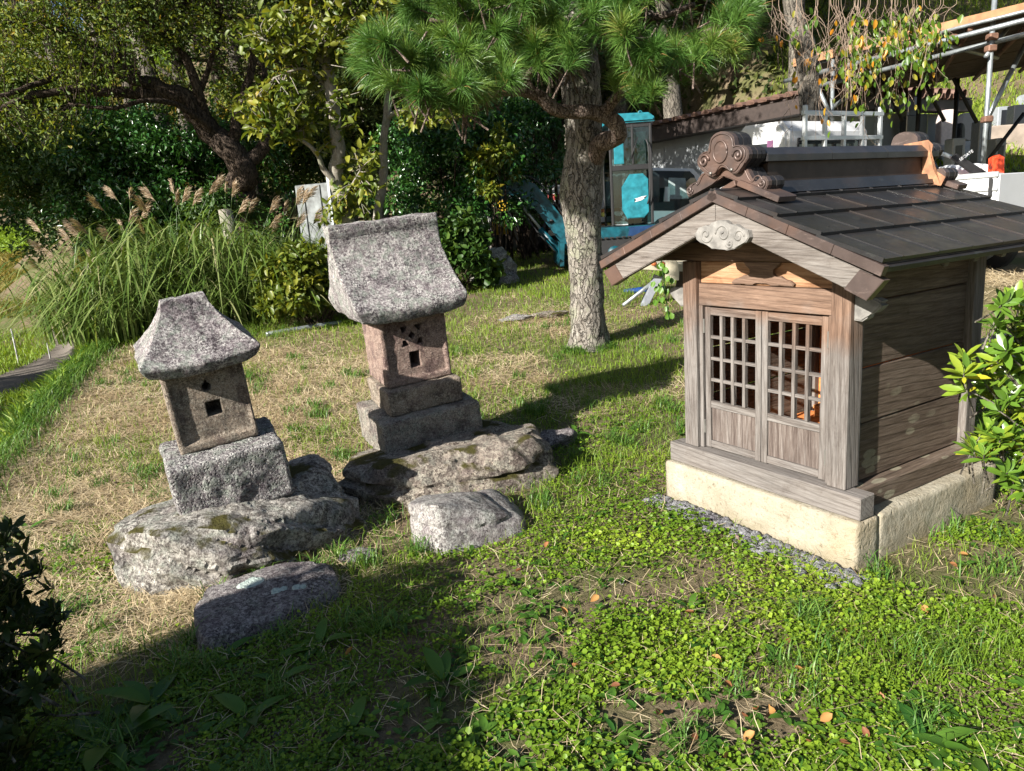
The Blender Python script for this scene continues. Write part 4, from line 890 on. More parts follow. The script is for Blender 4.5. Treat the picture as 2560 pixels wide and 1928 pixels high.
shrub('dark_bush', at(610,340,17), (1.6, 1.2, 2.0), 90, 110, .11, L_olive, 'brownish undergrowth behind the pale trunked tree', 219, .25, stems=False)
shrub('dark_bush', at(800,300,17), (2.0, 1.2, 2.0), 90, 110, .12, L_far, 'shaded undergrowth between the two pale trunks', 221, .25, stems=False)
# woods behind ----------------------------------------------------------
kinds = [('broad', 9.5, 3.2, 3.6, .26, L_far, bark_grey), ('olive', 8.5, 3.0, 3.2, .22, L_olive, bark_grey), ('green', 10.5, 3.4, 4.0, .28, L_mid, bark_grey)]
words = {'broad': 'dark shaded', 'olive': 'olive yellow', 'green': 'deep green'}
r9 = np.random.default_rng(91); nb = 0
ORD = ['first', 'second', 'third', 'fourth', 'fifth', 'sixth', 'seventh', 'eighth', 'ninth', 'tenth', 'eleventh', 'twelfth', 'thirteenth', 'fourteenth', 'fifteenth', 'sixteenth']
for row, (yy, x0, x1, st) in enumerate(((19.5, -9, 9, 2.8), (23.5, -13, 9, 3.3), (29, -17, 15, 3.6), (36, -21, 24, 4.4), (45, -27, 34, 5.2))):
    x = x0; cnt = 0
    while x < x1:
        kd = kinds[int(r9.integers(3))]; yv = yy+r9.uniform(-1, 1); xv = x+r9.uniform(-.6, .6)
        if not (xv/yv < -.56) and not (xv/yv > .43 and yv < 33):
            bg_tree(kd[0], xv, yv, kd[1], kd[2], kd[3], kd[4], kd[5], kd[6], 130, 130, .17, '%s woodland tree, %s from the left in the %s row behind the garden' % (words[kd[0]], ORD[cnt], ORD[row] if row else 'nearest'), 'woodland trees behind the garden', r9.uniform(0, 6.28), r9.uniform(.85, 1.2))
            nb += 1; cnt += 1
        x += st
for i_, (xv, yv, s_) in enumerate(((-44, 62, 1.5), (-50, 66, 1.5), (-38, 64, 1.4), (-57, 63, 1.6), (-33, 60, 1.3), (-28, 52, 1.3), (-63, 68, 1.6), (-46, 72, 1.7), (-36, 74, 1.7), (26, 47, 1.2), (20, 44, 1.2), (32, 50, 1.3), (-24, 44, 1.2))):
    kd = kinds[nb % 3]; nb += 1
    bg_tree(kd[0], xv, yv, kd[1], kd[2], kd[3], kd[4], kd[5], kd[6], 130, 130, .17, '%s distant tree, the %s along the row %s' % (words[kd[0]], ORD[i_], 'beyond the bright far field' if xv < 0 else 'above the graveyard slope'), 'distant trees', nb, s_)
# leafy cover on the wooded slope, too thick to count
r = np.random.default_rng(5); n = 70000; x = r.uniform(-26, 30, n); y = r.uniform(17.5, 55, n); keep = (x/y > -.55) & ~((x/y > .46) & (y < 34)) & (r.random(n) < np.clip(24/y, 0, 1)); x = x[keep]; y = y[keep]
pos = np.stack([x, y, hz(x, y)+r.random(len(x))**2*1.1], 1); L = .22*(.6+.8*r.random(len(x))); V, Fc, k = leaves(pos, rv(len(x)), unit(rv(len(x))+np.array([0, -.6, 1.])), L, L*.6, 2)
mk('undergrowth', V, Fc, L_far, attr=np.repeat(r.random(len(x)), k), label='leafy undergrowth covering the wooded slope', cat='undergrowth', kind='stuff')

# ------------------------------------------------------------------ lawn, weeds, straw (too many to count)
GRD = bpy.data.objects['ground']
BL = Matrix.Rotation(YAW-PI/2, 2)
def clear(x, y, m_=0.0):
    """true where plants may stand: outside plinth, boulders, trunk"""
    dx = x-C0[0]; dy = y-C0[1]; a = dx*XA[0]+dy*XA[1]; b = dx*YB[0]+dy*YB[1]
    ok = ~((a > -.57-m_) & (a < .57+m_) & (b > -.02-m_) & (b < 1.14+m_))
    for (cx, cy, rx, ry, rz) in ((-1.38, 3.38, .52, .36, .35), (-.42, 4.3, .62, .40, .15), (-.27, 3.45, .27, .20, .1), (-1.03, 2.82, .27, .13, .45), (.77, 7.11, .2, .2, 0), (-.15, 11.3, .4, .3, 0)):
        u = (x-cx)*math.cos(rz)+(y-cy)*math.sin(rz); v = -(x-cx)*math.sin(rz)+(y-cy)*math.cos(rz); ok &= (u/(rx+m_))**2+(v/(ry+m_))**2 > 1
    return ok
def straw_mask(x, y):
    k = ss(-x+.45*n2(x, y, 1.1, 3, 5), .40, 1.25)*ss(y, 2.3, 2.9)*(1-ss(y, 7.4, 9.0))
    k = np.maximum(k, .9*np.exp(-((x-.5)**2/.8+(y-8.3)**2/.5)))
    k = np.maximum(k, .5*ss(n2(x, y, .9, 3, 11), .28, .5)*ss(y, 4.5, 6))
    return np.clip(k*(.65+.9*ss(n2(x, y, 1.6, 3, 21), -.40, .20)-.20), 0, 1)
_co = np.empty(len(GRD.data.vertices)*3); GRD.data.vertices.foreach_get('co', _co); _co = _co.reshape(-1, 3); _a = GRD.data.attributes.new('straw', 'FLOAT', 'POINT'); _a.data.foreach_set('value', np.where((_co[:, 1] > 1) & (_co[:, 1] < 14), straw_mask(_co[:, 0], np.maximum(_co[:, 1], .1)), 0).astype(np.float32))
def inview(x, y): return (np.abs(x/np.maximum(y, .1)-.0) < .80)
def scatter(n, x0, x1, y0, y1, seed, fall=True):
    r = np.random.default_rng(seed); y = y0*(y1/y0)**r.random(n) if fall else r.uniform(y0, y1, n); hw = .82*y+.4
    x = np.clip(r.uniform(-1, 1, n)*hw, -99, 99); k = (x > x0) & (x < x1); return x[k], y[k], r
lawnside = lambda x, y: x > edge_x(y)-.25
# clover and small creeping weeds
x, y, r = scatter(250000, -2.6, 4.6, 1.35, 6.2, 1)
den = ss(n2(x, y, 2.6, 4, 2), -.30, .16)*(1-.80*straw_mask(x, y))*(1-.75*ss(y, 4.2, 5.6)); k = clear(x, y, .03+.05*ss(n2(x, y, 4, 2, 71), -.1, .3)) & (r.random(len(x)) < den); x, y = x[k], y[k]; n = len(x)
hh = .008+.035*r.random(n)**1.5*(.5+ss(n2(x, y, 3, 2, 9), -.2, .5)); pos = np.stack([x, y, hz(x, y)+hh], 1); d = rv(n); d[:, 2] *= .25; up = unit(r.normal(size=(n, 3))*.38+np.array([0, -.05, 1])); L = (.0065+.0135*r.random(n)**1.8)*(1+.45*n2(x, y, 1.5, 2, 3))
rnd = np.clip(.45+.40*n2(x, y, 2.2, 2, 8)+.25*n2(x, y, 9, 2, 81)+.45*(r.random(n)-.5), 0, 1)
leafobj('clover_cover', L_clover, None, pos, d, up, L, L*.95, 3, rnd, .15, .12, label='clover and tiny round leaved weeds carpeting the foreground', cat='ground cover', kind='stuff')
# larger oval weeds among it
x, y, r = scatter(5200, -2.6, 4.6, 1.35, 7.5, 2)
k = clear(x, y, .01) & (r.random(len(x)) < (.25+.75*ss(n2(x, y, 1.2, 3, 31), 0, .4))*(1-.75*straw_mask(x, y))); x, y = x[k], y[k]; n = len(x); per = 4
cx = np.repeat(x, per); cy = np.repeat(y, per); n = len(cx); a = r.random(n)*2*PI; pos = np.stack([cx, cy, hz(cx, cy)+.012], 1); d = np.stack([np.cos(a), np.sin(a), .25+.5*r.random(n)], 1); L = np.repeat(.02+.03*r.random(len(x))**1.6, per)*(.7+.5*r.random(n))
leafobj('broad_weeds', L_dock, None, pos, d, np.tile([0, 0, 1.], (n, 1))+.2*rv(n), L, L*.5, 8, np.repeat(r.random(len(x)), per)*.6+.4*r.random(n), .35, .2, label='small oval leaved weeds growing through the clover', cat='weeds', kind='stuff')
# short lawn grass
x, y, r = scatter(330000, -9, 9, 2.0, 17, 3)
g1 = n2(x, y, 1.4, 3, 41); sm = straw_mask(x, y)
den = (.16+.84*ss(y, 3.8, 5.2))*(.45+.55*ss(g1, -.45, .15))*(1-.80*sm); k = clear(x, y) & lawnside(x, y) & (r.random(len(x)) < den) & ~((x > 2.7) & (y > 6)); x, y, g1 = x[k], y[k], g1[k]; n = len(x)
h = (.022+.035*r.random(n))*(1+.9*ss(g1, .05, .5))*(1+.35*ss(y, 5, 9)); V, Fc, kk = blades(np.stack([x, y, hz(x, y)-.004], 1), h, .0032*(.55+y/7), h*(.3+.9*r.random(n)), 2)
mk('lawn_grass', V, Fc, L_grass, attr=np.repeat(np.clip(.42+.3*n2(x, y, 2.1, 2, 6)+.45*(r.random(n)-.5), 0, 1), kk), label='short sunlit lawn grass around the shrines', cat='grass', kind='stuff')
# taller tufts and the fringe along the bank's edge
r = np.random.default_rng(8); yy = r.uniform(2.2, 10.5, 13000); xx = edge_x(yy)+r.normal(0, .15, len(yy))-.02
tx = []; ty = []
for i in range(420):
    q = r.uniform(1.7, 9) ; u = r.uniform(-.7, .75)*q
    if n2(np.array([u]), np.array([q]), 1.0, 2, 51)[0] > -.05: m_ = r.integers(20, 60); tx.append(u+r.normal(0, .035, m_)); ty.append(q+r.normal(0, .035, m_))
for (ax_, ay_) in ((.55, 6.93), (.7, 6.86), (.85, 6.87), (.98, 6.95), (.6, 6.88), (-1.18, 3.02), (-.95, 3.08), (-1.12, 2.98), (-.86, 3.2), (-.72, 3.1), (-1.3, 2.85), (.12, 3.62), (.1, 3.75), (-.5, 3.2)): m_ = 70; tx.append(ax_+r.normal(0, .03, m_)); ty.append(ay_+r.normal(0, .02, m_))
x = np.concatenate([xx]+tx); y = np.concatenate([yy]+ty); fr = np.concatenate([np.ones(len(xx)), np.zeros(sum(map(len, tx)))]); k = clear(x, y, -.02) & ((fr > 0) | lawnside(x, y)); x, y, fr = x[k], y[k], fr[k]; n = len(x)
h = np.where(fr > 0, .06+.10*r.random(n), .035+.06*r.random(n)); V, Fc, kk = blades(np.stack([x, y, hz(x, y)-.005], 1), h, .0035+.0004*y, h*(.5+.9*r.random(n)), 3)
mk('grass_tufts', V, Fc, L_grass2, attr=np.repeat(np.clip(r.random(n)*.8+.1*fr, 0, 1), kk), label='taller grass tufts and the fringe along the top of the bank', cat='grass', kind='stuff')
# dry mown straw
x, y, r = scatter(540000, -7, 5, 1.5, 11, 4)
sm = straw_mask(x, y); k = clear(x, y) & lawnside(x, y) & (r.random(len(x)) < sm*.95+.022); x, y = x[k], y[k]; n = len(x)
a = r.random(n)*PI*2+1.1*n2(x, y, 1.5, 2, 61); L = (.04+.11*r.random(n))*(.8+.06*y); d = np.stack([np.cos(a), np.sin(a), r.normal(0, .22, n)], 1); pos = np.stack([x, y, hz(x, y)+.004+.022*r.random(n)], 1)
side = unit(np.cross(d, [0, 0, 1.])); bend = side*(L*r.normal(0, .12, n))[:, None]; w3 = side*(.0007+.00016*y)[:, None]; du = unit(d)*L[:, None]; tw_ = np.array([0, 0, 1.])*(.4*(.0007+.00016*y))[:, None]
V = np.stack([pos-w3, pos+w3+tw_, pos+du*.55+bend+w3+tw_, pos+du*.55+bend-w3, pos+du], 1); T = np.array([[0, 1, 2], [0, 2, 3], [3, 2, 4]]); rn_ = np.clip(.5+.35*n2(x, y, 2.5, 2, 66)+.6*(r.random(n)-.5), 0, 1)
mk('dry_straw', V.reshape(-1, 3), (T[None]+np.arange(n)[:, None, None]*5).reshape(-1, 3), L_straw, attr=np.repeat(rn_, 5), label='dry mown straw lying on the left half of the lawn', cat='dry grass', kind='stuff')
# rough growth on the bank and the low ground
r = np.random.default_rng(14); n = 75000; y = r.uniform(4, 30, n); x = -r.uniform(.2, .85, n)*y-.2; k = (x < edge_x(y)+.05) | ((y > 11) & (x < -.38*y)); x, y = x[k], y[k]
pth = np.array([(-9.4, 9.5), (-10.0, 13.5), (-10.6, 17.5), (-12.6, 21.5), (-17, 25.5), (-25, 29)]); ps = smoothline(pth, 60)
dist = np.sqrt(((np.stack([x, y], 1)[:, None]-ps[None])**2).sum(2)).min(1); k = (dist > .65); x, y = x[k], y[k]; n = len(x)
h = .06+.12*r.random(n); V, Fc, kk = blades(np.stack([x, y, hz(x, y)-.004], 1), h, .02, h*.7, 2)
mk('bank_grass', V, Fc, L_grass, attr=np.repeat(np.clip(.25+.5*r.random(n), 0, 1), kk), label='rough grass on the bank and beside the path', cat='grass', kind='stuff')
# the path below the bank
gv = NT('gravel_path_surface'); gv = gv.done(gv.mix(gv.noise(60, 5), (.07, .06, .05), (.24, .21, .18)), .95, gv.bump(gv.noise(40, 4), .6, .02), spec=.1)
pp = np.stack([ps[:, 0], ps[:, 1]], 1); tt = np.gradient(pp, axis=0); nn_ = unit(np.stack([-tt[:, 1], tt[:, 0]], 1)); V = []
for o_ in np.linspace(-.75, .75, 7): q = pp+nn_*o_; V.append(np.stack([q[:, 0], q[:, 1], hz(q[:, 0], q[:, 1])+.03-.015*abs(o_)], 1))
V = np.stack(V, 1); i = np.arange(59)[:, None]*7; j = np.arange(6)[None]
mk('path', V.reshape(-1, 3), np.stack([i+j, i+j+1, i+j+8, i+j+7], -1).reshape(-1, 4), gv, smooth=True, kind='structure')
# fields beyond
def field(name, poly, n, hgt, wd, mat, seed, **k):
    r = np.random.default_rng(seed); (x0, x1, y0, y1) = poly; y = r.uniform(y0, y1, n); x = -y*r.uniform(x0, x1, n); h = hgt*(.5+r.random(n)); V, Fc, kk = blades(np.stack([x, y, hz(x, y)-.01], 1), h, wd, h*.5, 2)
    mk(name, V, Fc, mat, attr=np.repeat(np.clip(.5+.3*n2(x, y, .4, 2, seed)+.4*(r.random(n)-.5), 0, 1), kk), kind='stuff', **k)
field('field_crop', (.40, .80, 23, 40), 26000, .5, .08, leafmat('ripe_crop_blade', [(0, (.06, .07, .02)), (.5, (.20, .17, .04)), (1, (.38, .26, .07))], .35, .6, .2, False), 71, label='ripe yellow brown crop in the low field beyond the path', cat='crop')
field('field_grass', (.40, .85, 41, 62), 24000, .3, .2, leafmat('bright_field_blade', [(0, (.10, .17, .02)), (.5, (.17, .27, .03)), (1, (.26, .36, .05))], .4, .6, .2, False), 73, label='bright green mown field in the far left distance', cat='field')
for i, (dx_, dy_) in enumerate(((35, 760), (105, 756), (33, 690))):
    if i > 1: break
    p = P(dx_, dy_, 17+i*.5); z0 = float(hz(p[0], p[1])); tube('net_stake', [(p[0], p[1], z0-.1), (p[0], p[1], z0+.85)], .018, plain('white_stake', (.6, .6, .58), .5), None, 6, label='%s thin white stake at the near edge of the crop field' % ('left' if i == 0 else 'right'), cat='stake', group='stakes of the field net')
# gravel along the plinth
r = np.random.default_rng(17); n = 900; a = r.uniform(-.60, .62, n); b = -.02-np.abs(r.normal(0, .05, n)); k = (a > -.58) & (n2(a*3, b, 1.4, 2, 5) > -.25); a, b = a[k], b[k]; n = len(a)
iv, ifc = ico(1); Vs = []; Fs = []
for i in range(n):
    s = .010+.016*r.random()**1.5; c = C0+XA*a[i]+YB*b[i]; c[2] = hz(c[0], c[1])+s*.3; q = iv*(1+.25*r.normal(size=(len(iv), 1)))*np.array([s*1.3, s, s*.7]); t = r.random()*6.28; q = q@np.array([[math.cos(t), -math.sin(t), 0], [math.sin(t), math.cos(t), 0], [0, 0, 1]]); Vs.append(q+c); Fs.append(ifc+i*len(iv))
mk('gravel', np.concatenate(Vs), np.concatenate(Fs), stonemat('blue_grey_gravel', (.20, .20, .21), (.13, .13, .14), (.32, .32, .33), 0, .4), smooth=False, label='blue grey gravel showing along the front of the plinth', cat='gravel', kind='stuff')
# broad dock plants, each a thing of its own
def ground_at(dx, dy):
    r = ray(dx, dy)
    for Y in np.arange(1.1, 60, .01):
        p = np.array([0, 0, CAMH])+r*(Y/r[1])
        if p[2] <= hz(p[0], p[1]): return p
    return p
def dock(seed, n, L):
    r = np.random.default_rng(seed); a = np.linspace(0, 2*PI, n, endpoint=False)+r.normal(0, .3, n); el = r.uniform(.2, 1.0, n); d = np.stack([np.cos(a), np.sin(a), el], 1); Ls = L*(.6+.5*r.random(n))
    V, Fc, k = leaves(np.zeros((n, 3))+np.array([0, 0, .004])+d*.01, d, np.tile([0, 0, 1.], (n, 1)), Ls, Ls*.36, 8, .45, .16); return V, Fc, np.repeat(r.random(n), k)
dk = []
for sd in range(4):
    V, Fc, at_ = dock(300+sd, 6+sd, .11+.02*sd); me_o = mk('leaf', V, Fc, L_dock, None, attr=at_); dk.append(me_o.data); bpy.data.objects.remove(me_o)
docks = [(480,1430,1.2,'shaded','right of the flat slab\'s foot'), (540,1560,1.3,'shaded','low in the big shadow left of centre'), (330,1530,1.4,'shaded','in the big shadow far left'), (690,1400,1,'shaded','just inside the big shadow under the flat slab'), (860,1350,1.1,'shaded','near the tip of the big shadow'),
 (760,1590,1.1,'shaded','at the bottom centre of the big shadow'), (960,1480,1.2,'shaded','near the right edge of the big shadow'), (240,1620,1.5,'shaded','in the bottom left corner shade'), (1010,1590,1.0,'half shaded','at the shadow\'s lower right edge'), (600,1480,1.0,'shaded','in mid shadow below the round lichen'),
 (1490,1320,1,'sunlit','below the plinth\'s gravel'), (1560,1290,.9,'sunlit','closer to the gravel strip'), (1400,1480,.9,'sunlit','in the middle of the clover'), (1330,1590,1,'sunlit','at the bottom, just right of centre'), (2000,1620,1.6,'large sunlit','in the bottom right corner'), (2080,1640,1.4,'sunlit','right at the bottom right corner edge'),
 (2160,1390,1.1,'sunlit','at the right edge of the clover'), (1720,1250,.9,'sunlit','against the gravel under the front corner of the plinth'), (1640,1175,.7,'sunlit','beside the plinth front'), (1245,940,1.2,'bright','in the long shadow of the taller stone shrine'), (1170,880,1.2,'tall bright','beyond the mossy boulder'), (300,1050,1.3,'sunlit','in the straw left of the smaller stone shrine'),
 (340,1010,1.1,'sunlit','in the straw behind the smaller stone shrine'), (60,1150,1.2,'sunlit','in the straw at the left edge'), (55,1330,.9,'sunlit','by the dark bush at the left edge'), (700,900,1.0,'small sunlit','in the straw between the two stone shrines'), (640,950,1.0,'small sunlit','behind the left boulder in the straw'), (720,950,1.0,'sunlit','close left of the taller stone shrine'), (590,1195,.7,'small sunlit','between the left boulder and the flat slab'), (1850,1560,1,'sunlit','among the clover at lower right'), (1930,1480,.8,'small sunlit','right of the clover centre'), (1480,1500,.8,'small sunlit','left of the grassy patch in the clover')]
for i, (dx, dy, s, a_, b_) in enumerate(docks):
    p = ground_at(dx, dy); root = empty('dock_plant', loc=p, rz=i*1.3, label='%s dock plant %s' % (a_, b_), cat='plant', group='broad leaved dock plants'); root.scale = (s*(.85 if 'shaded' in a_ else .55),)*3
    o = bpy.data.objects.new('leaves', dk[i % 4]); link(o, root); o['kind'] = 'stuff'
# fallen leaves
r = np.random.default_rng(19); V, Fc, k = leaves(np.array([[-.02, 0, 0]]), np.array([[1., 0, .0]]), np.array([[0, 0, 1.]]), .030, .019, 8, -.35, .5); fl = []
for q in range(3): o = mk('f', V*(1+.2*q), Fc, L_fall, attr=np.full(len(V), q*.4+.1)); fl.append(o.data); bpy.data.objects.remove(o)
spots_ = [(1390,1392),(1500,1335),(1325,1450),(1445,1420),(1640,1545),(1660,1560),(1600,1570),(1570,1500),(1780,1560),(1870,1600),(1820,1640),(1620,1600),(1330,1490),(1250,1450),(1210,1330),(1490,1610),(2050,1240),(2080,1230),(1690,1395),(1900,1530),(2000,1330),(1960,1420),(1560,1660),(1730,1470),(1820,1380),(890,1235),(770,1420),(1120,1250),(1180,1190),(1290,1300),(2140,1300),(1420,1560),(1540,1440),(1750,1620)]
for i, (dx, dy) in enumerate(spots_):
    p = ground_at(dx+r.normal()*6, dy+r.normal()*6); o = bpy.data.objects.new('fallen_leaf', fl[i % 3]); link(o); o.location = (p[0], p[1], p[2]+.022); o.rotation_euler = (r.normal()*.5, r.normal()*.5, r.random()*6.28)
    tag(o, 'curled brown fallen leaf lying on the green weeds', 'leaf', 'fallen leaves scattered on the lawn')

# ------------------------------------------------------------------ silver grass
def susuki(base, n, hmax, seed, label, nplume, lean_dir=None, spread=.28):
    root = empty('silver_grass', loc=(base[0], base[1], float(hz(base[0], base[1]))), label=label, cat='grass clump', group='silver grass clumps'); r = np.random.default_rng(seed)
    b = r.normal(0, spread, (n, 3)); b[:, 2] = 0; a = np.arctan2(b[:, 1], b[:, 0])+r.normal(0, .7, n); h = hmax*(.25+.60*r.random(n)); ln = (.35+1.0*r.random(n))*hmax*.85
    V, Fc, k = blades(b, h, .012+.016*r.random(n), ln, 8, a, 2.1, .15+.75*r.random(n)); rn = np.clip(r.random(n)*.8+.2*(r.random(n) < .2), 0, 1); o = mk('leaf_blades', V, Fc, L_susuki, root, attr=np.repeat(rn, k)); o['kind'] = 'stuff'
    for i in range(nplume):
        a = r.uniform(0, 2*PI) if lean_dir is None else lean_dir+r.normal()*.6; H = hmax*r.uniform(.8, 1.12); q = H*r.uniform(.12, .5); bb = np.array([r.normal()*spread, r.normal()*spread, 0]); tip = bb+np.array([math.cos(a)*q, math.sin(a)*q, H])
        ln_ = smoothline([bb, bb+(tip-bb)*np.array([.35, .35, .55]), tip], 10); st = tube('stalk', ln_, np.linspace(.005, .0025, 10), L_susuki, root, 5)
        m_ = 130; d0 = unit(tip-ln_[-2]); t = r.random(m_); drp = np.array([math.cos(a), math.sin(a), -.35]); c = tip+d0*((t-.4)*.16)[:, None]; ax = unit(d0*1.2+drp*(.35+.45*r.random((m_, 1)))+r.normal(size=(m_, 3))*.22)
        # each spikelet strand as a short arc of three blades
        Ls = .07+.08*r.random(m_); p2 = c+ax*Ls[:, None]*.5; ax2 = unit(ax+drp*.5+r.normal(size=(m_, 3))*.12)
        pos = np.concatenate([c, p2]); A = np.concatenate([ax, ax2]); V, Fc, k = leaves(pos, A, rv(len(pos)), np.concatenate([Ls*.55, Ls*.6]), .0045, 2, .1, .1)
        mk('plume', V, Fc, L_plume, st, attr=np.repeat(np.concatenate([r.random(m_)]*2), k))
    return root
for (dx, dy, Y, n, hm, sd, lab, npl, ld) in ((240,705,9.1,420,1.25,1,'leftmost silver grass clump spilling over the path',7,2.9), (330,690,9.4,520,1.55,2,'tall silver grass clump second from the left, with brown plumes',8,None), (430,690,9.8,520,1.7,3,'tallest silver grass clump, in the middle of the row',8,None), (530,700,9.7,480,1.45,4,'fourth silver grass clump, leaning right with pale plumes',6,.3), (620,690,9.9,420,1.35,5,'rightmost silver grass clump with fan plumes beside the white panel',8,.1), (170,640,11.5,260,1.3,6,'far silver grass clump half hidden at the left',5,3.0)):
    p = P(dx, dy, Y); susuki(p, n, hm, 400+sd, lab, npl, ld)

# ------------------------------------------------------------------ shrubs close to the camera
def rosette_bush(name, label, centers, seed, leafL, mat, base, per=11, twig=.09, every=1):
    root = empty(name, loc=base, label=label, cat='bush'); o0 = np.array(root.location); r = np.random.default_rng(seed); LP = []; LA = []; LN = []; RN = []; tw = []
    for c in centers:
        ax = unit(np.array([r.normal()*.5-.35, r.normal()*.4-.25, .8+.3*r.normal()])); t1 = unit(np.cross(ax, [0.1, 1, 0])); t2 = np.cross(ax, t1); bs = r.random()
        for k in range(per):
            a = k*2.4+r.normal()*.2; q = k/per; d = unit((t1*math.cos(a)+t2*math.sin(a))*(1.0-.45*q)+ax*(.15+.9*q)+r.normal(size=3)*.12); LP.append(c-ax*.02*(1-q)+d*.004); LA.append(d); LN.append(ax); RN.append(np.clip(.15+.55*bs+.4*r.random()*(.4+.6*(k < 4)), 0, 1))
        if len(RN)//per % every: continue
        tw.append(tube_arr(smoothline([c-ax*twig*1.6+r.normal(size=3)*.03+np.array([.03, .03, -.03])-o0, c-ax*twig*.7-o0, c-o0], 6), [.0045, .004, .0035, .003, .003, .0025], 6))
    LP, LA, LN = map(np.array, (LP, LA, LN)); L = leafL*(.55+.55*r.random(len(LP))); V, Fc, k = leaves(LP-o0, LA, LN, L, L*.34, 8, .12, .12); o = mk('leaves', V, Fc, mat, root, attr=np.repeat(RN, k)); o['kind'] = 'stuff'
    V, Fq = join(tw); mk('twigs', V, Fq, bark_grey, root, smooth=True, kind='stuff'); return root
r = np.random.default_rng(23); cs = []
def blob(n, x0, x1, y0, y1, Y0, Y1):
    for _ in range(n):
        a = r.uniform(0, 6.28); q = math.sqrt(r.random()); cs.append(P((x0+x1)/2+math.cos(a)*q*(x1-x0)/2, (y0+y1)/2+math.sin(a)*q*(y1-y0)/2, r.uniform(Y0, Y1)))
blob(16, 2140, 2260, 640, 740, 2.75, 3.1); blob(26, 2065, 2240, 735, 870, 2.7, 3.1); blob(18, 2130, 2260, 820, 960, 2.7, 3.1); blob(20, 2085, 2250, 925, 1000, 2.65, 3.0); blob(12, 2150, 2270, 1000, 1065, 2.6, 2.95); blob(50, 2220, 2420, 640, 1040, 2.6, 3.3)
rosette_bush('laurel_bush', 'leathery leaved bush with yellow green rosettes at the right edge', cs, 24, .085, L_laurel, (2.55, 2.9, 0))
tube('stem', [(.0, 0, -.05), (.02, -.02, .4), (-.05, -.05, .9)], [.03, .022, .012], bark_grey, bpy.data.objects['laurel_bush'], 8, .1)
# dark bush at the lower left edge, and the clipped evergreen outside the frame that throws the big shadow
r = np.random.default_rng(27); cs = [np.array([-1.66, 1.86, .0])+unit(r.normal(size=3))*np.array([.30, .32, .50])*r.uniform(.5, 1)+np.array([0, 0, .42]) for _ in range(420)]
cs = [c for c in cs if c[2] > .03]
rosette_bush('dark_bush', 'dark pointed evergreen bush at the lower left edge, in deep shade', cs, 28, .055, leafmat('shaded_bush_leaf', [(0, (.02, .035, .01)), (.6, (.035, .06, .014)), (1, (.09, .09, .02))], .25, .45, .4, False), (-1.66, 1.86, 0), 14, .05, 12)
t_ = np.array([.755, .656, 0]); n_ = np.array([-.656, .755, 0]); r = np.random.default_rng(29); pc = []
# the hedge's outline, across the light (p) against height
prof = [(2.86, .02), (2.87, 1.42), (2.6, 1.50), (2.15, 1.52), (1.82, 1.43), (1.6, 1.34), (1.2, 1.18), (.6, .9)]
for _ in range(17000):
    p_ = r.uniform(.35, 2.85); zt = np.interp(p_, [q[0] for q in prof[::-1]], [q[1] for q in prof[::-1]]); z_ = zt*r.random()**.7; pc.append(t_*(-1.62+r.uniform(-.10, .10))+n_*p_+np.array([0, 0, z_]))
pc = np.array(pc); hd = empty('clipped_hedge', loc=(-2.2, -.2, 0), label='clipped evergreen hedge outside the frame, behind and left of the viewpoint', cat='hedge')
pos = pc-np.array(hd.location); V, Fc, k = leaves(pos, rv(len(pos)), rv(len(pos)), .075, .055, 2); o = mk('foliage', V, Fc, L_dark, hd, attr=np.repeat(r.random(len(pos)), k)); o['kind'] = 'stuff'
bl_ = [tube_arr(smoothline([t_*-1.62+n_*q-np.array(hd.location)+np.array([0, 0, -.05]), t_*-1.62+n_*(q+.05)-np.array(hd.location)+np.array([0, 0, 1.1])], 5), .03, 6) for q in (.7, 1.2, 1.7, 2.2, 2.6)]
V, Fq = join(bl_); mk('stems', V, Fq, bark_dark, hd, kind='stuff')
# a tree and a low hedge off to the left, below the bank: they shade the path
shrub('low_hedge', np.array([-7.7, 4.5, .25]), (.8, 2.6, 1.2), 120, 90, .11, L_dark, 'low hedge outside the frame, left of the bank', 241, .5, stems=False)
shrub('low_hedge', np.array([-11.2, 8.6, .1]), (1.0, 2.0, 1.6), 80, 80, .11, L_dark, 'second low hedge outside the frame, further along the bank', 243, .5, stems=False)
bg_tree('green', -17.5, 8.4, *kinds[2][1:], 130, 130, .17, 'deep green tree outside the frame, left of the path', 'trees along the path', 1, .95)
shrub('tall_shrub', np.array([-14.3, 10.3, .9]), (1.7, 1.7, 2.1), 80, 80, .12, L_dark, 'tall shrub outside the frame, left of the path', 245, .35, stems=False)
shrub('tall_shrub', np.array([-12.6, 7.4, .6]), (1.6, 1.6, 1.8), 80, 80, .12, L_dark, 'second tall shrub outside the frame, nearer the viewpoint', 247, .35, stems=False)
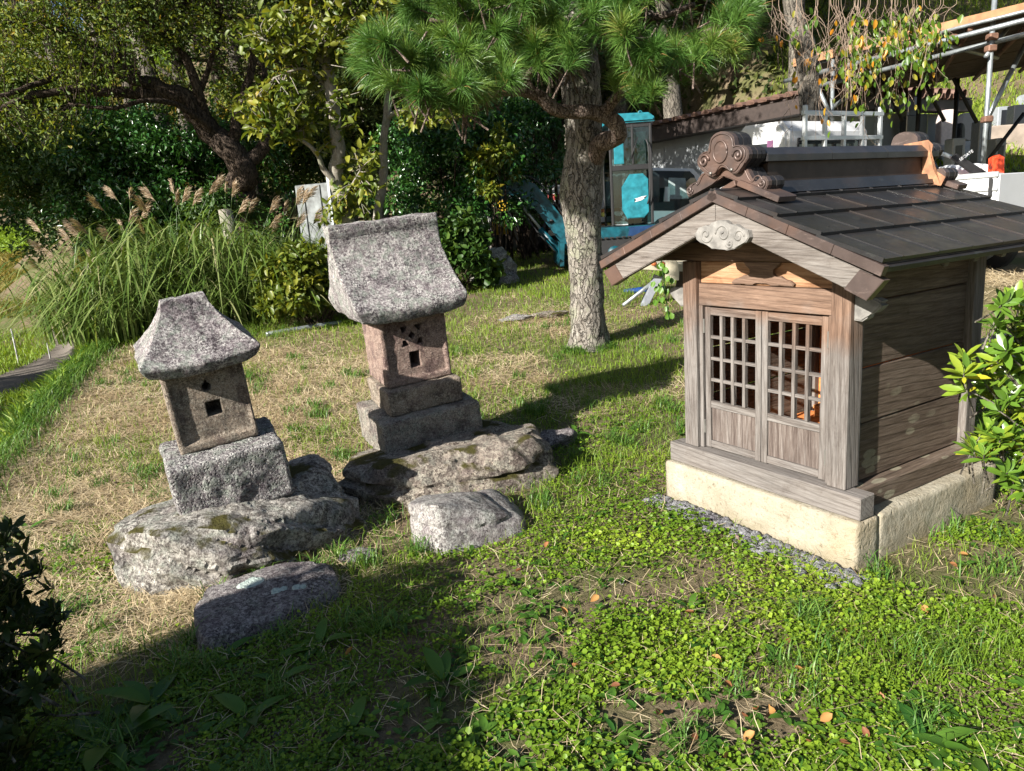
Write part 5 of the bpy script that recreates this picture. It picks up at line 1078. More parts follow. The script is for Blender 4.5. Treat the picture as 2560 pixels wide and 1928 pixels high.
# weeping cherry twigs at the upper right ---------------------------------
wp = empty('weeping_cherry', loc=(3.9, 9.2, float(hz(3.9, 9.2))), label='weeping cherry with thin hanging twigs and turning leaves, in front of the scaffold', cat='tree'); wo = np.array(wp.location)
wt = [np.array([3.9, 9.2, .5]), P(1745,160,9.3), P(1722,60,9.3), P(1705,-80,9.3), P(1700,-300,9.3)]
c = smoothline(wt, 30); tube('trunk', c-wo, np.linspace(.13, .10, 30), bark_grey, wp, 16, .25)
r = np.random.default_rng(37); tw = []; LP = []; LA = []; RN = []; tw2 = []
for i in range(50):
    if i < 26: dx = r.uniform(1625, 1900); ye = r.uniform(120, 330)*(1-.45*(dx < 1700)); gl = .15
    else: dx = r.uniform(1830, 2075); ye = r.uniform(60, 190) if dx > 1980 else r.uniform(90, 260); gl = 1.3
    Yd = r.uniform(6.2, 7.6); x0 = dx+r.normal()*45; pts = [P(x0, -140, Yd), P(x0+r.normal()*12, 0, Yd)]; yy = 0; xx = x0
    m_ = 5
    for q in range(1, m_+1): xx += (dx-x0)/m_+r.normal()*5; pts.append(P(xx, ye*q/m_, Yd+r.normal()*.015))
    c = smoothline(pts, 22); tw.append(tube_arr(c-wo, np.linspace(.0026, .0012, 22), 5))
    for q in range(7):
        j = r.integers(4, 20); e = c[j]+np.array([r.normal()*.09, r.normal()*.07, -.05-.16*r.random()]); tw2.append(tube_arr(smoothline([c[j]-wo, (c[j]+e)/2-wo+r.normal(size=3)*.012, e-wo], 5), np.linspace(.0024, .0012, 5), 4))
        for _ in range(int(r.poisson(gl*3.0))): LP.append(e+r.normal(size=3)*.03); LA.append(unit(np.array([r.normal()*.35, r.normal()*.35, -1.]))); RN.append(np.clip(r.random()*.8+.35*(dx < 1850), 0, 1))
V, Fq = join(tw+tw2); o = mk('hanging_twigs', V, Fq, twig_m, wp); o['kind'] = 'stuff'
LP = np.array(LP); L = .065*(.7+.5*r.random(len(LP))); V, Fc, k = leaves(LP-wo, np.array(LA), unit(rv(len(LP))+np.array([-.5, -.8, .1])), L, L*.5, 8, .1, .2); o = mk('leaves', V, Fc, L_weep, wp, attr=np.repeat(RN, k)); o['kind'] = 'stuff'

# ------------------------------------------------------------------ things behind the garden
white = plain('white_paint', (.60, .61, .62), .35, 0, .06, 5); dirty = NT('dirty_white_sheet')
_c = dirty.mix(dirty.ramp(dirty.noise(5, 6, dirty.co((2, 2, .35)), .7), [(.45, 0), (.68, .8)]), (.42, .42, .41), (.2, .18, .16)); _c = dirty.mix(dirty.ramp(dirty.noise(7, 5, dirty.co((1.5, 1.5, .4)), .7), [(.62, 0), (.70, .8)]), _c, (.26, .11, .045)); dirty = dirty.done(_c, .6, None)
render_wall = plain('pale_render_wall', (.30, .32, .33), .85, 0, .1, 4); trimbrown = plain('brown_fascia', (.035, .024, .02), .6); tile_br = plain('brown_roof_tile', (.16, .09, .065), .6, 0, .5, 5)
teal = plain('teal_paint', (.0, .065, .09), .45, 0, .65, 9); cyan = plain('bright_turquoise_paint', (.02, .19, .24), .35, 0, .4, 9); navy = plain('dark_blue_paint', (.01, .035, .10), .4)
blk = plain('black_rubber', (.012, .012, .013), .65); blkgl = NT('dark_glass'); blkgl = blkgl.done((.012, .018, .02), .06, spec=.8)
galv = plain('galvanised_pipe', (.30, .33, .34), .42, .55, .3, 14); galvd = plain('rusty_clamp', (.22, .12, .08), .7, .3, .4); rust = plain('rust', (.36, .14, .05), .85, 0, .6, 9); alu = plain('aluminium', (.5, .52, .53), .35, .5, .1)
yel = plain('yellow_board_paint', (.62, .40, .02), .6, 0, .5, 9); grn = plain('green_stripe_paint', (.02, .13, .06), .6, 0, .4, 9); redp = plain('orange_red_plastic', (.75, .075, .025), .4, 0, .1); timber = plain('scaffold_timber', (.33, .17, .08), .8, 0, .4, 8); deckm = plain('dark_deck_board', (.10, .065, .045), .9, 0, .4)
# glass with something seen in it
glass = NT('clear_cab_glass'); _t = glass.n('ShaderNodeBsdfTransparent'); _t.inputs[0].default_value = (.34, .46, .46, 1); _g = glass.n('ShaderNodeBsdfGlossy'); _g.inputs['Roughness'].default_value = .04; _x = glass.n('ShaderNodeMixShader'); _x.inputs[0].default_value = .12; glass.l(_t.outputs[0], _x.inputs[1]); glass.l(_g.outputs[0], _x.inputs[2]); glass.l(_x.outputs[0], glass.out.inputs[0]); glass = glass.m
def poly_box(name, pts2, y0, y1, mat, parent, bev=.01, **k): return prism(name, pts2, y0, y1, mat, parent, bev, **k)
# excavator: local x to the right, y away from the camera
ex0 = P(1350,470,12.2); gz_ = float(hz(ex0[0], 12.2)); ex = empty('mini_excavator', loc=(ex0[0], 12.2, gz_), label='turquoise mini excavator with glazed cab and folded boom behind the pine trunk', cat='excavator')
def exz(dy, Y=12.2): return P(1350, dy, Y)[2]-gz_
def exx(dx, Y=12.2, dy=400): return P(dx, dy, Y)[0]-ex0[0]
def eb(n, x0, x1, z0, z1, y0, y1, mt, bev=.02, parent=None): return box(n, (x0, y0, z0), (x1, y1, z1), mt, parent or ex, bev)
for y0 in (-.75, .35):
    tr = poly_box('track', [(-.85, .14), (-.72, .0), (.72, .0), (.85, .14), (.85, .30), (.72, .42), (-.72, .42), (-.85, .30)], y0, y0+.28, blk, ex, .03)
    for k in range(18): box('track_pad', (-.80+k*.09, y0-.008, .421), (-.80+k*.09+.055, y0+.288, .44), blk, tr, .004)
    for x in (-.62, -.3, 0, .3, .62): tube('wheel', [(x, y0-.02, .2), (x, y0+.1, .2)], .11, teal, tr, 12)
eb('undercarriage', -.45, .45, .25, .5, -.4, .4, teal); 
poly_box('body', [(-.75, .30), (.62, .30), (.8, .38), (.8, .585), (-.70, .585)], -.62, .62, teal, ex, .03)
poly_box('rear_cowl', [(-.12, .31), (.62, .31), (.805, .39), (.805, .575), (-.05, .575)], -.632, .632, navy, ex, .02)
xl, xr = exx(1308), exx(1396); zt_, zb_ = exz(262), .60
# cab: posts, roof, panes
for x in (xl, xr-.04):
    for y in (-.55, .22): eb('cab_post', x, x+.04, zb_, zt_-.1, y, y+.05, blk, .008)
for y in (-.55, .22): eb('cab_rail', xl+.002, xr-.002, zb_+.82, zb_+.90, y+.004, y+.046, blk, .005); eb('cab_rail', xl+.002, xr-.002, zt_-.16, zt_-.098, y+.004, y+.046, blk, .005)
poly_box('cab_roof', [(xl-.05, zt_-.09), (xr+.04, zt_-.09), (xr+.03, zt_-.02), (xr-.05, zt_+.04), (xl+.12, zt_+.05), (xl-.02, zt_-.0)], -.60, .32, cyan, ex, .025)
tube('lifting_eye', [(xr-.12+.03*math.cos(a), -.3, zt_+.07+.03*math.sin(a)) for a in np.linspace(0, 6.28, 13)], .009, cyan, ex, 6)
for y in (-.55, .22): eb('cab_post', xl+.34, xl+.375, zb_+.902, zt_-.1, y, y+.05, blk, .006)
for (x0, x1) in ((xl+.042, xr-.042),):
    for (z0, z1) in ((zb_+.02, zb_+.818), (zb_+.902, zt_-.162)): eb('cab_window', x0, x1, z0, z1, -.532, -.524, glass, 0)
eb('front_window', xl+.01, xl+.018, zb_+.05, zt_-.17, -.49, .21, glass, 0)
prism('door_panel', [(xl+.17+dx_*(xr-xl-.24), zb_+.10+dz_*.66) for dx_, dz_ in ((.18, 0), (.82, 0), (1, .12), (1, .86), (.8, 1), (.3, 1), (0, .72), (0, .2))], -.552, -.534, cyan, ex, .01); eb('cab_trim_panel', xl+.07, xl+.22, zb_+.92, zt_-.19, -.545, -.534, cyan, .004)
eb('seat', xl+.36, xl+.62, zb_-.1, zb_+.35, -.25, .15, blk, .05); eb('seat_back', xl+.58, xl+.68, zb_+.25, zb_+.95, -.25, .15, blk, .04)
eb('curtain', xr-.24, xr-.08, zb_+.75, zt_-.22, -.50, -.49, plain('pale_curtain', (.30, .34, .33), .8, 0, .4, 20), .004)
# white streaked mark on the door and the round mark on the cowl
mkp = [(0, 0), (.10, .02), (.16, .05), (.13, .055), (.19, .085), (.12, .08), (.05, .06), (.0, .05), (.03, .035)]
prism('door_mark', [(xl+.36+x, zb_+.34+z) for x, z in mkp], -.5565, -.5535, white, ex)
prism('round_mark', [(exx(1312)-.0+.05*math.cos(a), exz(520)+.05*math.sin(a)) for a in np.linspace(0, 6.283, 17)[:-1]], -.636, -.633, white, ex); prism('round_mark_centre', [(exx(1312)+.032*math.cos(a), exz(520)+.032*math.sin(a)) for a in np.linspace(0, 6.283, 17)[:-1]], -.639, -.6365, teal, ex)
# boom, cylinder, arm
def X_(dx, dy, Y=12.0): p = P(dx, dy, Y); return (p[0]-ex0[0], p[2]-gz_)
boom = [X_(1235,560), X_(1215,530), X_(1160,455), X_(1125,425), X_(1098,422), X_(1085,410), X_(1092,385), X_(1125,388), X_(1155,398), X_(1190,440), X_(1250,515), X_(1262,545), X_(1250,562)]
poly_box('boom', boom, -.36, -.16, teal, ex, .015)
a, b = X_(1120,430), X_(1222,560); tube('boom_cylinder', [(a[0], -.26, a[1]-.05), ((a[0]*.45+b[0]*.55), -.26, (a[1]*.45+b[1]*.55)-.03)], .022, alu, ex, 8); tube('boom_cylinder', [((a[0]*.55+b[0]*.45), -.26, (a[1]*.55+b[1]*.45)-.035), (b[0], -.26, b[1])], .05, teal, ex, 10)
a, b = X_(1112,432), X_(1200,545); tube('hose', smoothline([(a[0], -.38, a[1]-.04), ((a[0]+b[0])/2, -.39, (a[1]+b[1])/2-.06), (b[0], -.38, b[1])], 8), .014, blk, ex, 6)
for k_, q_ in enumerate(((1110,415), (1150,432), (1190,478), (1225,520), (1245,550))): u_ = X_(*q_); tube('pin', [(u_[0], -.375, u_[1]), (u_[0], -.35, u_[1])], .03, blk, ex, 10)
for o_ in (0, .03): tube('hose', smoothline([(X_(1095,385)[0], -.30+o_, X_(1095,385)[1]+.01), (X_(1150,392)[0], -.30+o_, X_(1150,392)[1]+.05), (X_(1200,447)[0], -.30+o_, X_(1200,447)[1]+.04), (X_(1262,540)[0], -.30+o_, X_(1262,540)[1]+.03)], 14), .012, blk, ex, 6)
tube('grab_rail', smoothline([(xr-.10, -.58, zb_+.30), (xr-.07, -.62, zb_+.5), (xr-.07, -.62, zb_+1.1), (xr-.10, -.58, zb_+1.25)], 12), .012, blk, ex, 6); tube('wiper', [(xl+.30, -.56, zb_+.93), (xl+.44, -.56, zt_-.30)], .007, blk, ex, 6)
poly_box('arm', [X_(1092,388), X_(1075,395), X_(1010,460), X_(1000,478), X_(1022,478), X_(1098,420)], -.33, -.19, teal, ex, .01)
poly_box('bucket', [X_(1000,478), X_(1022,478), X_(1035,510), X_(1020,535), X_(990,530), X_(985,500)], -.45, -.07, blk, ex, .01)
poly_box('boom_foot', [X_(1225,555), X_(1260,545), X_(1275,600), X_(1228,600)], -.4, -.12, teal, ex, .012)
poly_box('dozer_blade', [(-1.15, .05), (-1.08, .05), (-1.05, .4), (-1.13, .42)], -.72, .72, teal, ex, .01)
# long low building
A = P(1385,460,17.2); B_ = P(1772,430,13.2); A[2] = B_[2] = 0; dv = unit(B_-A); Lb = float(np.linalg.norm(B_-A)); ang = math.atan2(dv[1], dv[0])
bz = .75; MBd = Matrix.Translation((float(A[0]), float(A[1]), bz)) @ Matrix.Rotation(ang, 4, 'Z')
lbd = empty('long_building', MBd, label='long low white walled building with a brown tiled eave', cat='building')
zt0 = 3.22-bz
box('wall', (-1.0, .0, -.6), (Lb, .12, zt0-.28), render_wall, lbd, .0); box('wall', (Lb-.12, .125, -.6), (Lb, 4.0, zt0-.28), render_wall, lbd, .0)
for k in range(int((Lb+1)/.9)): box('wall_panel', (-.98+k*.9, -.012, -.55), (-.98+k*.9+.885, -.002, zt0-.42), render_wall, lbd, .003)
box('eave_board', (-1.1, -.42, zt0-.30), (Lb+.3, .3, zt0-.045), trimbrown, lbd, .004); box('eave_board', (Lb+.003, .303, zt0-.27), (Lb+.30, 4.2, zt0-.05), trimbrown, lbd, .004)
box('roof_plane', (-1.1, -.40, zt0-.04), (Lb+.3, 4.2, zt0-.01), trimbrown, lbd, .004)
nt_ = int((Lb+1.4)/.27); til = None
for k in range(nt_):
    bm = bmesh.new()
    if til is None:
        V, Fq = tube_arr([(0, -.50, 0), (0, -.05, .06)], .105, 10); V[:, 2] = np.maximum(V[:, 2]*.6, -.02); til = mk('roof_tile', V, [tuple(f) for f in Fq]+[tuple(range(9, -1, -1))], tile_br, lbd, smooth=False); til.location = (-1.05, 0, zt0+.02); bm.free(); continue
    bm.free(); o = til.copy(); COL.objects.link(o); o.parent = lbd; o.location = (-1.05+k*.27, 0, zt0+.02)
til2 = mk('roof_tile_end', *(lambda V, Fq: (V, [tuple(f) for f in Fq]))(*tube_arr([(0, 0, 0), (-.4, 0, .06)], .10, 8)), tile_br, lbd)
til2.location = (Lb+.38, .1, zt0+.02)
for k in range(1, 14): o = til2.copy(); COL.objects.link(o); o.parent = lbd; o.location = (Lb+.38, .1+k*.28, zt0+.02)
box('wall_band', (Lb*.55, -.03, 1.05), (Lb-.3, -.0125, 1.45), plain('brown_window_frame', (.14, .07, .04), .5), lbd, .005); box('window_pane', (Lb*.57, -.038, 1.09), (Lb*.74, -.031, 1.41), blkgl, lbd, .0); box('window_pane', (Lb*.76, -.038, 1.09), (Lb-.34, -.031, 1.41), blkgl, lbd, .0)
box('corner_post', (Lb-.14, -.06, -.5), (Lb+.02, -.0125, zt0-.31), alu, lbd, .004)
rl = tube('rolled_blind', [(Lb*.62, -.14, 1.62), (Lb-.45, -.14, 1.68)], .075, plain('clear_plastic_roll', (.55, .55, .52), .4), lbd, 10); tube('blind_band', [(Lb*.78, -.14, 1.64), (Lb*.81, -.14, 1.645)], .083, plain('tan_tape', (.45, .33, .18), .6), lbd, 10)
# near kei truck with its guard frame and loaded bed: local x to the right
kt0 = P(1900,430,8.2); kz = .62; kt = empty('pickup_truck', Matrix.Translation((3.19, 9.85, kz)) @ Matrix.Rotation(D(-60), 4, 'Z'), label='small white pickup truck with aluminium guard frame, stones in its bed, behind the shrine', cat='pickup truck')
poly_box('cab', [(0, .35), (1.25, .35), (1.25, 1.62), (1.15, 1.74), (.62, 1.76), (.35, 1.55), (.08, 1.05), (0, .85)], -.70, .70, white, kt, .04)
poly_box('side_window', [(.30, 1.12), (1.0, 1.12), (1.0, 1.52), (.58, 1.54), (.42, 1.42)], -.712, -.702, blkgl, kt, .004)
box('window_trim', (.98, -.716, 1.1), (1.06, -.703, 1.55), plain('purple_tinted_glass', (.14, .06, .12), .3), kt, .002); box('rear_window', (1.252, -.52, 1.12), (1.258, .52, 1.52), blkgl, kt, .0); tube('window_seal', [(1.262, -.54, 1.10), (1.262, .54, 1.10), (1.262, .54, 1.54), (1.262, -.54, 1.54), (1.262, -.54, 1.10)], .012, blk, kt, 6)
for x in (.45, 2.75):
    for y in (-.66, .56): w_ = tube('wheel', [(x, y-.06, .28), (x, y+.12, .28)], .27, blk, kt, 20); tube('wheel_rim', [(x, y-.07, .28), (x, y-.05, .28)], .15, alu, w_, 16)
box('bed_floor', (1.32, -.70, .62), (3.45, .70, .67), white, kt, .005); box('chassis', (1.2, -.4, .35), (3.3, .4, .6), blk, kt, .01)
for (lo, hi) in (((1.34, -.725, .67), (3.45, -.70, .98)), ((1.34, .70, .67), (3.45, .725, .98)), ((3.452, -.72, .67), (3.475, .72, .98))): pn = box('side_gate', lo, hi, white, kt, .006)
box('gate_rail', (1.33, -.742, .955), (3.47, -.726, 1.0), alu, kt, .004); box('gate_rail', (1.33, -.742, .84), (3.47, -.726, .865), alu, kt, .004)
for x in (1.34, 2.05, 2.8, 3.4): box('gate_latch', (x, -.75, .80), (x+.03, -.743, .95), blk, kt, .002)
# guard frame behind the cab: seen end-on uprights
for i, y in enumerate((-.66, -.33, 0, .33, .66)): box('guard_upright', (1.42, y-.022, .98), (1.46, y+.022, 1.86 if i in (0, 4) else 1.76), alu, kt, .004)
for z in (1.76, 1.50): box('guard_bar', (1.418, -.70, z), (1.462, .70, z+.045), alu, kt, .004)
def on_bed(name, shape, label, cat): pass
def stone_abs(c, s, mat, seed, label, cat='stone', name='stone'):
    rs = np.random.default_rng(seed); q = unit(rs.normal(size=(13, 3)))*np.array(s)*.5*(.85+.3*rs.random((13, 1)))+np.array(c); return rock(name, q, 3, mat, min(s)*.05, 3/max(s), seed, 12, label=label, cat=cat)
BM = np.array(kt.matrix_world)
def bedp(x, y, z): return (kt.matrix_world @ Vector((x, y, z)))
kt_mw = Matrix.Translation((3.19, 9.85, kz)) @ Matrix.Rotation(D(-60), 4, 'Z')
def bedp(x, y, z): return np.array(kt_mw @ Vector((x, y, z)))
stone_abs(bedp(1.75, -.1, .82), (.5, .5, .42), st_plain, 701, 'rounded pale stone in the truck bed, next to the guard frame'); stone_abs(bedp(2.35, .3, .85), (.55, .45, .5), st_rock2, 702, 'brownish stone in the middle of the truck bed'); stone_abs(bedp(3.05, .1, .84), (.5, .5, .5), st_plain, 703, 'pale stone at the tail end of the truck bed')
# pale sheet-covered box and the red tool with its black arm, in the bed
p = bedp(2.5, .50, .78); bx = empty('white_sack', loc=p, label='white plastic sack lying in the truck bed', cat='sack'); V, Fq = gridbox((-.26, -.16, 0), (.26, .16, .34), .03, .08, .035, 5, 3); o = mk('bag', V, Fq, white, bx, smooth=True); weld(o)
red = empty('red_power_tool', loc=bedp(2.85, .38, .88), label='orange red engine powered tool with a black guard arm in the truck bed', cat='power tool')
prism('housing', [(-.26, -.10), (.30, -.06), (.34, .04), (.16, .14), (.02, .16), (-.12, .10), (-.28, -.02)], -.14, .14, redp, red, .025); prism('handle_tower', [(-.02, .13), (.15, .13), (.13, .40), (.06, .44), (-.02, .40)], -.07, .07, redp, red, .015)
arm = prism('guard_arm', [(-.62, .44), (-.55, .50), (-.05, .18), (-.06, .06), (-.14, .08)], -.03, .03, blk, red, .004); tube('grip', smoothline([(-.62, 0, .46), (-.8, 0, .52), (-1.1, 0, .52), (-1.3, 0, .44)], 12), .03, galv, red, 8); tube('filler_cap', [(.02, -.15, .02), (.02, -.142, .02)], .07, blk, red, 14)
tx_ = bpy.data.curves.new('t', 'FONT'); tx_.body = 'SBOATE'; tx_.size = .062; tx_.extrude = .001; to = bpy.data.objects.new('t', tx_); COL.objects.link(to); bpy.context.view_layer.update(); me = bpy.data.meshes.new_from_object(to.evaluated_get(bpy.context.evaluated_depsgraph_get())); bpy.data.objects.remove(to); me.materials.clear(); me.materials.append(white)
o = bpy.data.objects.new('lettering', me); link(o, red); o.matrix_local = Matrix.Translation((-.50, -.0325, .385)) @ Matrix.Rotation(D(-33), 4, (0, 1, 0)).inverted().inverted() @ Matrix.Rotation(PI/2, 4, 'X')
red.scale = (.68, .68, .68)
# farther white truck with dark glazed cab, between excavator and shrine roof
ft0 = P(1455,470,13.6); fz = float(hz(ft0[0], 13.6)); ft = empty('white_truck', loc=(ft0[0]-.75, 13.6, fz), label='white light truck with dark cab windows beside the turquoise excavator', cat='truck')
def fx(dx, dy, Y=13.1): p = P(dx, dy, Y); return (p[0]-(ft0[0]-.75), p[2]-fz)
poly_box('cab', [fx(1398,560), fx(1545,560), fx(1545,430), fx(1510,378), fx(1498,364), fx(1402,362), fx(1396,380)], -.5, .9, white, ft, .03)
poly_box('windscreen', [fx(1405,455), fx(1512,455), fx(1500,380), fx(1490,370), fx(1408,369)], -.512, -.502, blkgl, ft, .004); poly_box('reflection_pane', [fx(1442,430), fx(1487,430), fx(1480,385), fx(1444,384)], -.52, -.513, plain('reflection_paint', (.30, .36, .36), .2), ft, .002)  # pale pane before the dark windscreen: a reflection put in as colour
poly_box('mirror', [fx(1428,436), fx(1440,436), fx(1440,405), fx(1430,405)], -.75, -.70, alu, ft, .004); tube('wheel', [(fx(1440,565)[0], -.52, .28), (fx(1440,565)[0], -.35, .28)], .28, blk, ft, 18); tube('log_end', [(fx(1488,425)[0], -.75, fx(1488,395)[1]), (fx(1500,420)[0], .3, fx(1500,405)[1])], .075, plain('cut_log', (.5, .4, .26), .8), ft, 10)
# rusty flatbed and sheds at the left of the pine trunk
rb0 = P(1190,560,14.6); rz_ = float(hz(rb0[0], 14.6)); rb = empty('flatbed_truck', loc=(rb0[0], 14.6, rz_), label='old white flatbed truck with rust streaked bed behind the excavator boom', cat='truck')
def rx_(dx, dy, Y=14.6): p = P(dx, dy, Y); return (p[0]-rb0[0], p[2]-rz_)
def rbox(n, x0, y1, x1, y0, d0, d1, mt, Y=14.6, parent=None, bev=.006):
    a = rx_(x0, y0, Y); b = rx_(x1, y1, Y); return box(n, (a[0], d0, a[1]), (b[0], d1, b[1]), mt, parent or rb, bev)
rbox('bed_rail', 1135, 456, 1340, 464, -.06, -.02, rust); rbox('bed_side', 1132, 466, 1340, 492, -.04, 0, dirty); rbox('bed_rail', 1128, 482, 1340, 497, -.08, -.041, rust); rbox('bed_floor', 1132, 498, 1340, 502, -.08, 1.4, plain('pale_edge', (.6, .52, .4), .7))
rbox('cab_back', 1165, 396, 1250, 454, .02, .9, dirty); rbox('cab_back', 1252, 380, 1345, 454, .06, 1.0, dirty); rbox('red_patch', 1178, 418, 1219, 434, .012, .018, plain('faded_red_print', (.35, .06, .05), .6, 0, .6, 14)); rbox('dark_patch', 1190, 440, 1210, 453, .012, .018, blk)
a = rx_(1160, 535); tube('wheel', [(a[0], -.05, .33), (a[0], .15, .33)], .33, blk, rb, 18); rbox('underbody', 1135, 504, 1340, 540, .1, 1.2, blk)
def panel_thing(name, x0, y0, x1, y1, Y, mt, label, cat, ribs=0, depth=.6, rot=0):
    a = P(x0, y1, Y); b = P(x1, y0, Y); base = np.array([(a[0]+b[0])/2, Y, min(a[2], float(hz((a[0]+b[0])/2, Y)))]); t = empty(name, loc=base, rz=rot, label=label, cat=cat); w_ = (b[0]-a[0])/2; h_ = b[2]-base[2]
    box('panel', (-w_, 0, -.05), (w_, depth, h_), mt, t, .01)
    for k in range(ribs): xx = -w_+(k+.5)*2*w_/ribs; box('rib', (xx-.018, -.022, 0), (xx+.018, -.001, h_-.02), mt, t, .005)
    return t, w_, h_
panel_thing('metal_shed', 1098, 395, 1142, 552, 15.2, dirty, 'narrow dirty white metal shed left of the rusty flatbed', 'shed', 4, 1.2)
panel_thing('metal_shed', 1142, 390, 1172, 545, 15.6, dirty, 'dirty white sheet metal wall behind the excavator boom', 'shed', 3, 1.2)
panel_thing('metal_shed', 1015, 425, 1060, 552, 14.0, dirty, 'pale corrugated metal shed half covered by the dark glossy bush', 'shed', 5, 1.0, .3)
t, w_, h_ = panel_thing('striped_board', 1058, 432, 1096, 548, 15.0, blk, 'yellow and green striped board standing between the pale sheds', 'board', 0, .1)
for (z0, z1, mt) in ((.56, .66, yel), (.67, .98, yel), (.40, .555, yel)): pass
H_ = h_
box('stripe', (-w_, -.01, H_*.80), (w_, -.001, H_*.995), yel, t, .002); box('stripe', (-w_, -.01, H_*.62), (w_, -.001, H_*.795), grn, t, .002); box('stripe', (-w_, -.01, H_*.36), (w_, -.001, H_*.615), yel, t, .002)
# leaning white panels left of the pale trunks
t, w_, h_ = panel_thing('white_cabinet', 650, 395, 712, 560, 11.6, plain('grey_white_cabinet', (.15, .165, .165), .6, 0, .7, 7), 'grey white sheet cabinet standing left of the pale trunked tree', 'cabinet', 2, .5, -.35)
box('edge_strip', (w_+.003, -.02, 0), (w_+.05, .48, h_+.12), galv, t, .004); box('open_side_dark', (w_+.055, 0, 0), (w_+.20, .45, h_+.08), blk, t, .004)  # solid black block stands in for the shade inside the cabinet's open side
tk = P(640,520,11.2); tkz = float(hz(tk[0], 11.2)); bin_ = empty('green_drum', loc=(tk[0], 11.2, tkz), label='dark green drum partly hidden beside the white cabinet', cat='drum'); tube('shell', [(0, 0, 0), (0, 0, .75)], .28, plain('dark_green_plastic', (.01, .10, .06), .4), bin_, 20); tube('rim', [(.28*math.cos(a), .28*math.sin(a), .75) for a in np.linspace(0, 6.283, 21)], .015, blk, bin_, 6)
# dead stump behind the silver grass
p = P(492,470,11.2); st_z = float(hz(p[0], 11.2)); tube('dead_stump', [(p[0], 11.2, st_z-.1), (p[0]+.03, 11.2, st_z+.6), (p[0]-.02, 11.2, p[2]+.12)], [.15, .12, .10], bark_pale, None, 12, .3, label='broken pale stump sticking up behind the silver grass', cat='stump')
# pipe lying on the lawn's far edge
a, b = ground_at(575, 728), ground_at(738, 702); tube('grey_pipe', smoothline([a+[0, 0, .03], (a+b)/2+[0, 0, .035], b+[0, 0, .03]], 8), .028, galv, None, 10, label='grey plastic pipe lying in the grass behind the stone shrines', cat='pipe')
# trestle bench with odds and ends, seen under the shrine's left eave
tz = float(hz(1.7, 8.9)); tb = empty('work_trestle', loc=(1.95, 8.9, tz), label='trestle with pale board top, seen under the left eave of the wooden shrine', cat='trestle')
def T_(dx, dy, Y=8.9): p = P(dx, dy, Y); return (p[0]-1.95, p[2]-tz)
cream = plain('cream_board', (.42, .38, .28), .6, 0, .2)
prism('leg', [T_(1378,662), T_(1398,657), T_(1428,598), T_(1412,592)], -.12, -.03, plain('grey_steel_channel', (.30, .32, .36), .5, .3), tb, .006); a, b = T_(1340,656), T_(1466,571); tube('brace', [(a[0], -.2, a[1]), (b[0], .1, b[1])], .022, galv, tb, 10)
prism('top_board', [T_(1355,578), T_(1500,585), T_(1500,565), T_(1355,570)], -.3, .45, cream, tb, .005); prism('back_leg', [T_(1460,560), T_(1478,600), T_(1472,640), T_(1490,640), T_(1490,560)], .3, .36, plain('dark_wood_leg', (.06, .045, .035), .8), tb, .004)
prism('side_board', [T_(1427,600), T_(1449,600), T_(1450,578), T_(1447,563), T_(1441,557), T_(1425,560), T_(1422,566), T_(1422,596)], -.42, -.38, cream, tb, .006)
for dx in (1400, 1417):
    p = T_(dx, 568); iv, ifc = ico(2); o = mk('persimmon', iv*np.array([.035, .035, .028])*1.0, ifc, plain('orange_fruit', (.55, .16, .05), .4), None, smooth=True, label='small orange round fruit on the trestle top, %s one' % ('left' if dx == 1400 else 'right'), cat='fruit'); o.location = (1.95+p[0], 8.55, tz+p[1]+.01)
p0 = ground_at(1392, 632); V, Fq = gridbox((-.26, -.10, 0), (.26, .10, .05), .05, .02, .045, 4, 9); o = mk('blue_tarp', V, Fq, plain('blue_tarp_sheet', (.012, .05, .20), .45, 0, .3), None, smooth=True, label='crumpled blue tarp on the grass under the trestle', cat='tarp'); o.location = (p0[0], p0[1]+.1, p0[2]); weld(o)
vn = empty('climbing_vine', loc=(2.02, 6.6, float(hz(2.02, 6.6))), label='climbing vine with heart shaped leaves hanging by the left post of the wooden shrine', cat='vine'); vo = np.array(vn.location)
c = smoothline([P(1428,560,5.2), P(1432,590,5.2), P(1436,620,5.2), P(1440,655,5.2), P(1446,690,5.2)], 30); tube('stem', c-vo, .004, L_mid, vn, 6)
r = np.random.default_rng(44); jj = r.integers(0, 30, 24); LP = c[jj]+r.normal(size=(24, 3))*.028; V, Fc, k = leaves(LP-vo, unit(np.stack([r.normal(size=24)*.5, r.normal(size=24)*.3, -np.ones(24)], 1)), unit(np.array([-.5, -.8, .4])+r.normal(size=(24, 3))*.3), .05, .038, 3, .1, .15); mk('leaves', V, Fc, leafmat('bright_vine_leaf', [(0, (.08, .18, .02)), (1, (.16, .30, .04))], .45, .4), vn, attr=r.random(len(V)))['kind'] = 'stuff'
# scaffold shelter at the upper right -------------------------------------
sf = empty('scaffold_shelter', loc=(5.9, 9.0, .6), label='pipe scaffold carrying a plank deck over the parking area', cat='scaffold'); so_ = np.array(sf.location)
def pipe(a, b, r_=.027, mt=galv, name='pipe', n=2): return tube(name, np.array([a, b])-so_, r_, mt, sf, 10)
def ext(a, b, t): return a+(b-a)*t
def dline(d0, Y0_, d1, Y1_, t0=0, t1=1): a = P(*d0, Y0_); b = P(*d1, Y1_); return ext(a, b, t0), ext(a, b, t1)
pipe(*dline((1694,176), 10.7, (2212,44), 8.3, 0, 1.5)); pipe(*dline((1755,189), 10.9, (2212,75), 8.5, 0, 1.5)); pipe(*dline((1732,144), 10.8, (2212,25), 8.4, 0, 1.5), r_=.02)
FP = P(2147,20,8.75); FB = FP.copy(); FB[2] = .6; pipe(FB, FP+[0, 0, .4]); bp = P(1800,120,10.3); bb = bp.copy(); bb[2] = .7; pipe(bb, bp)
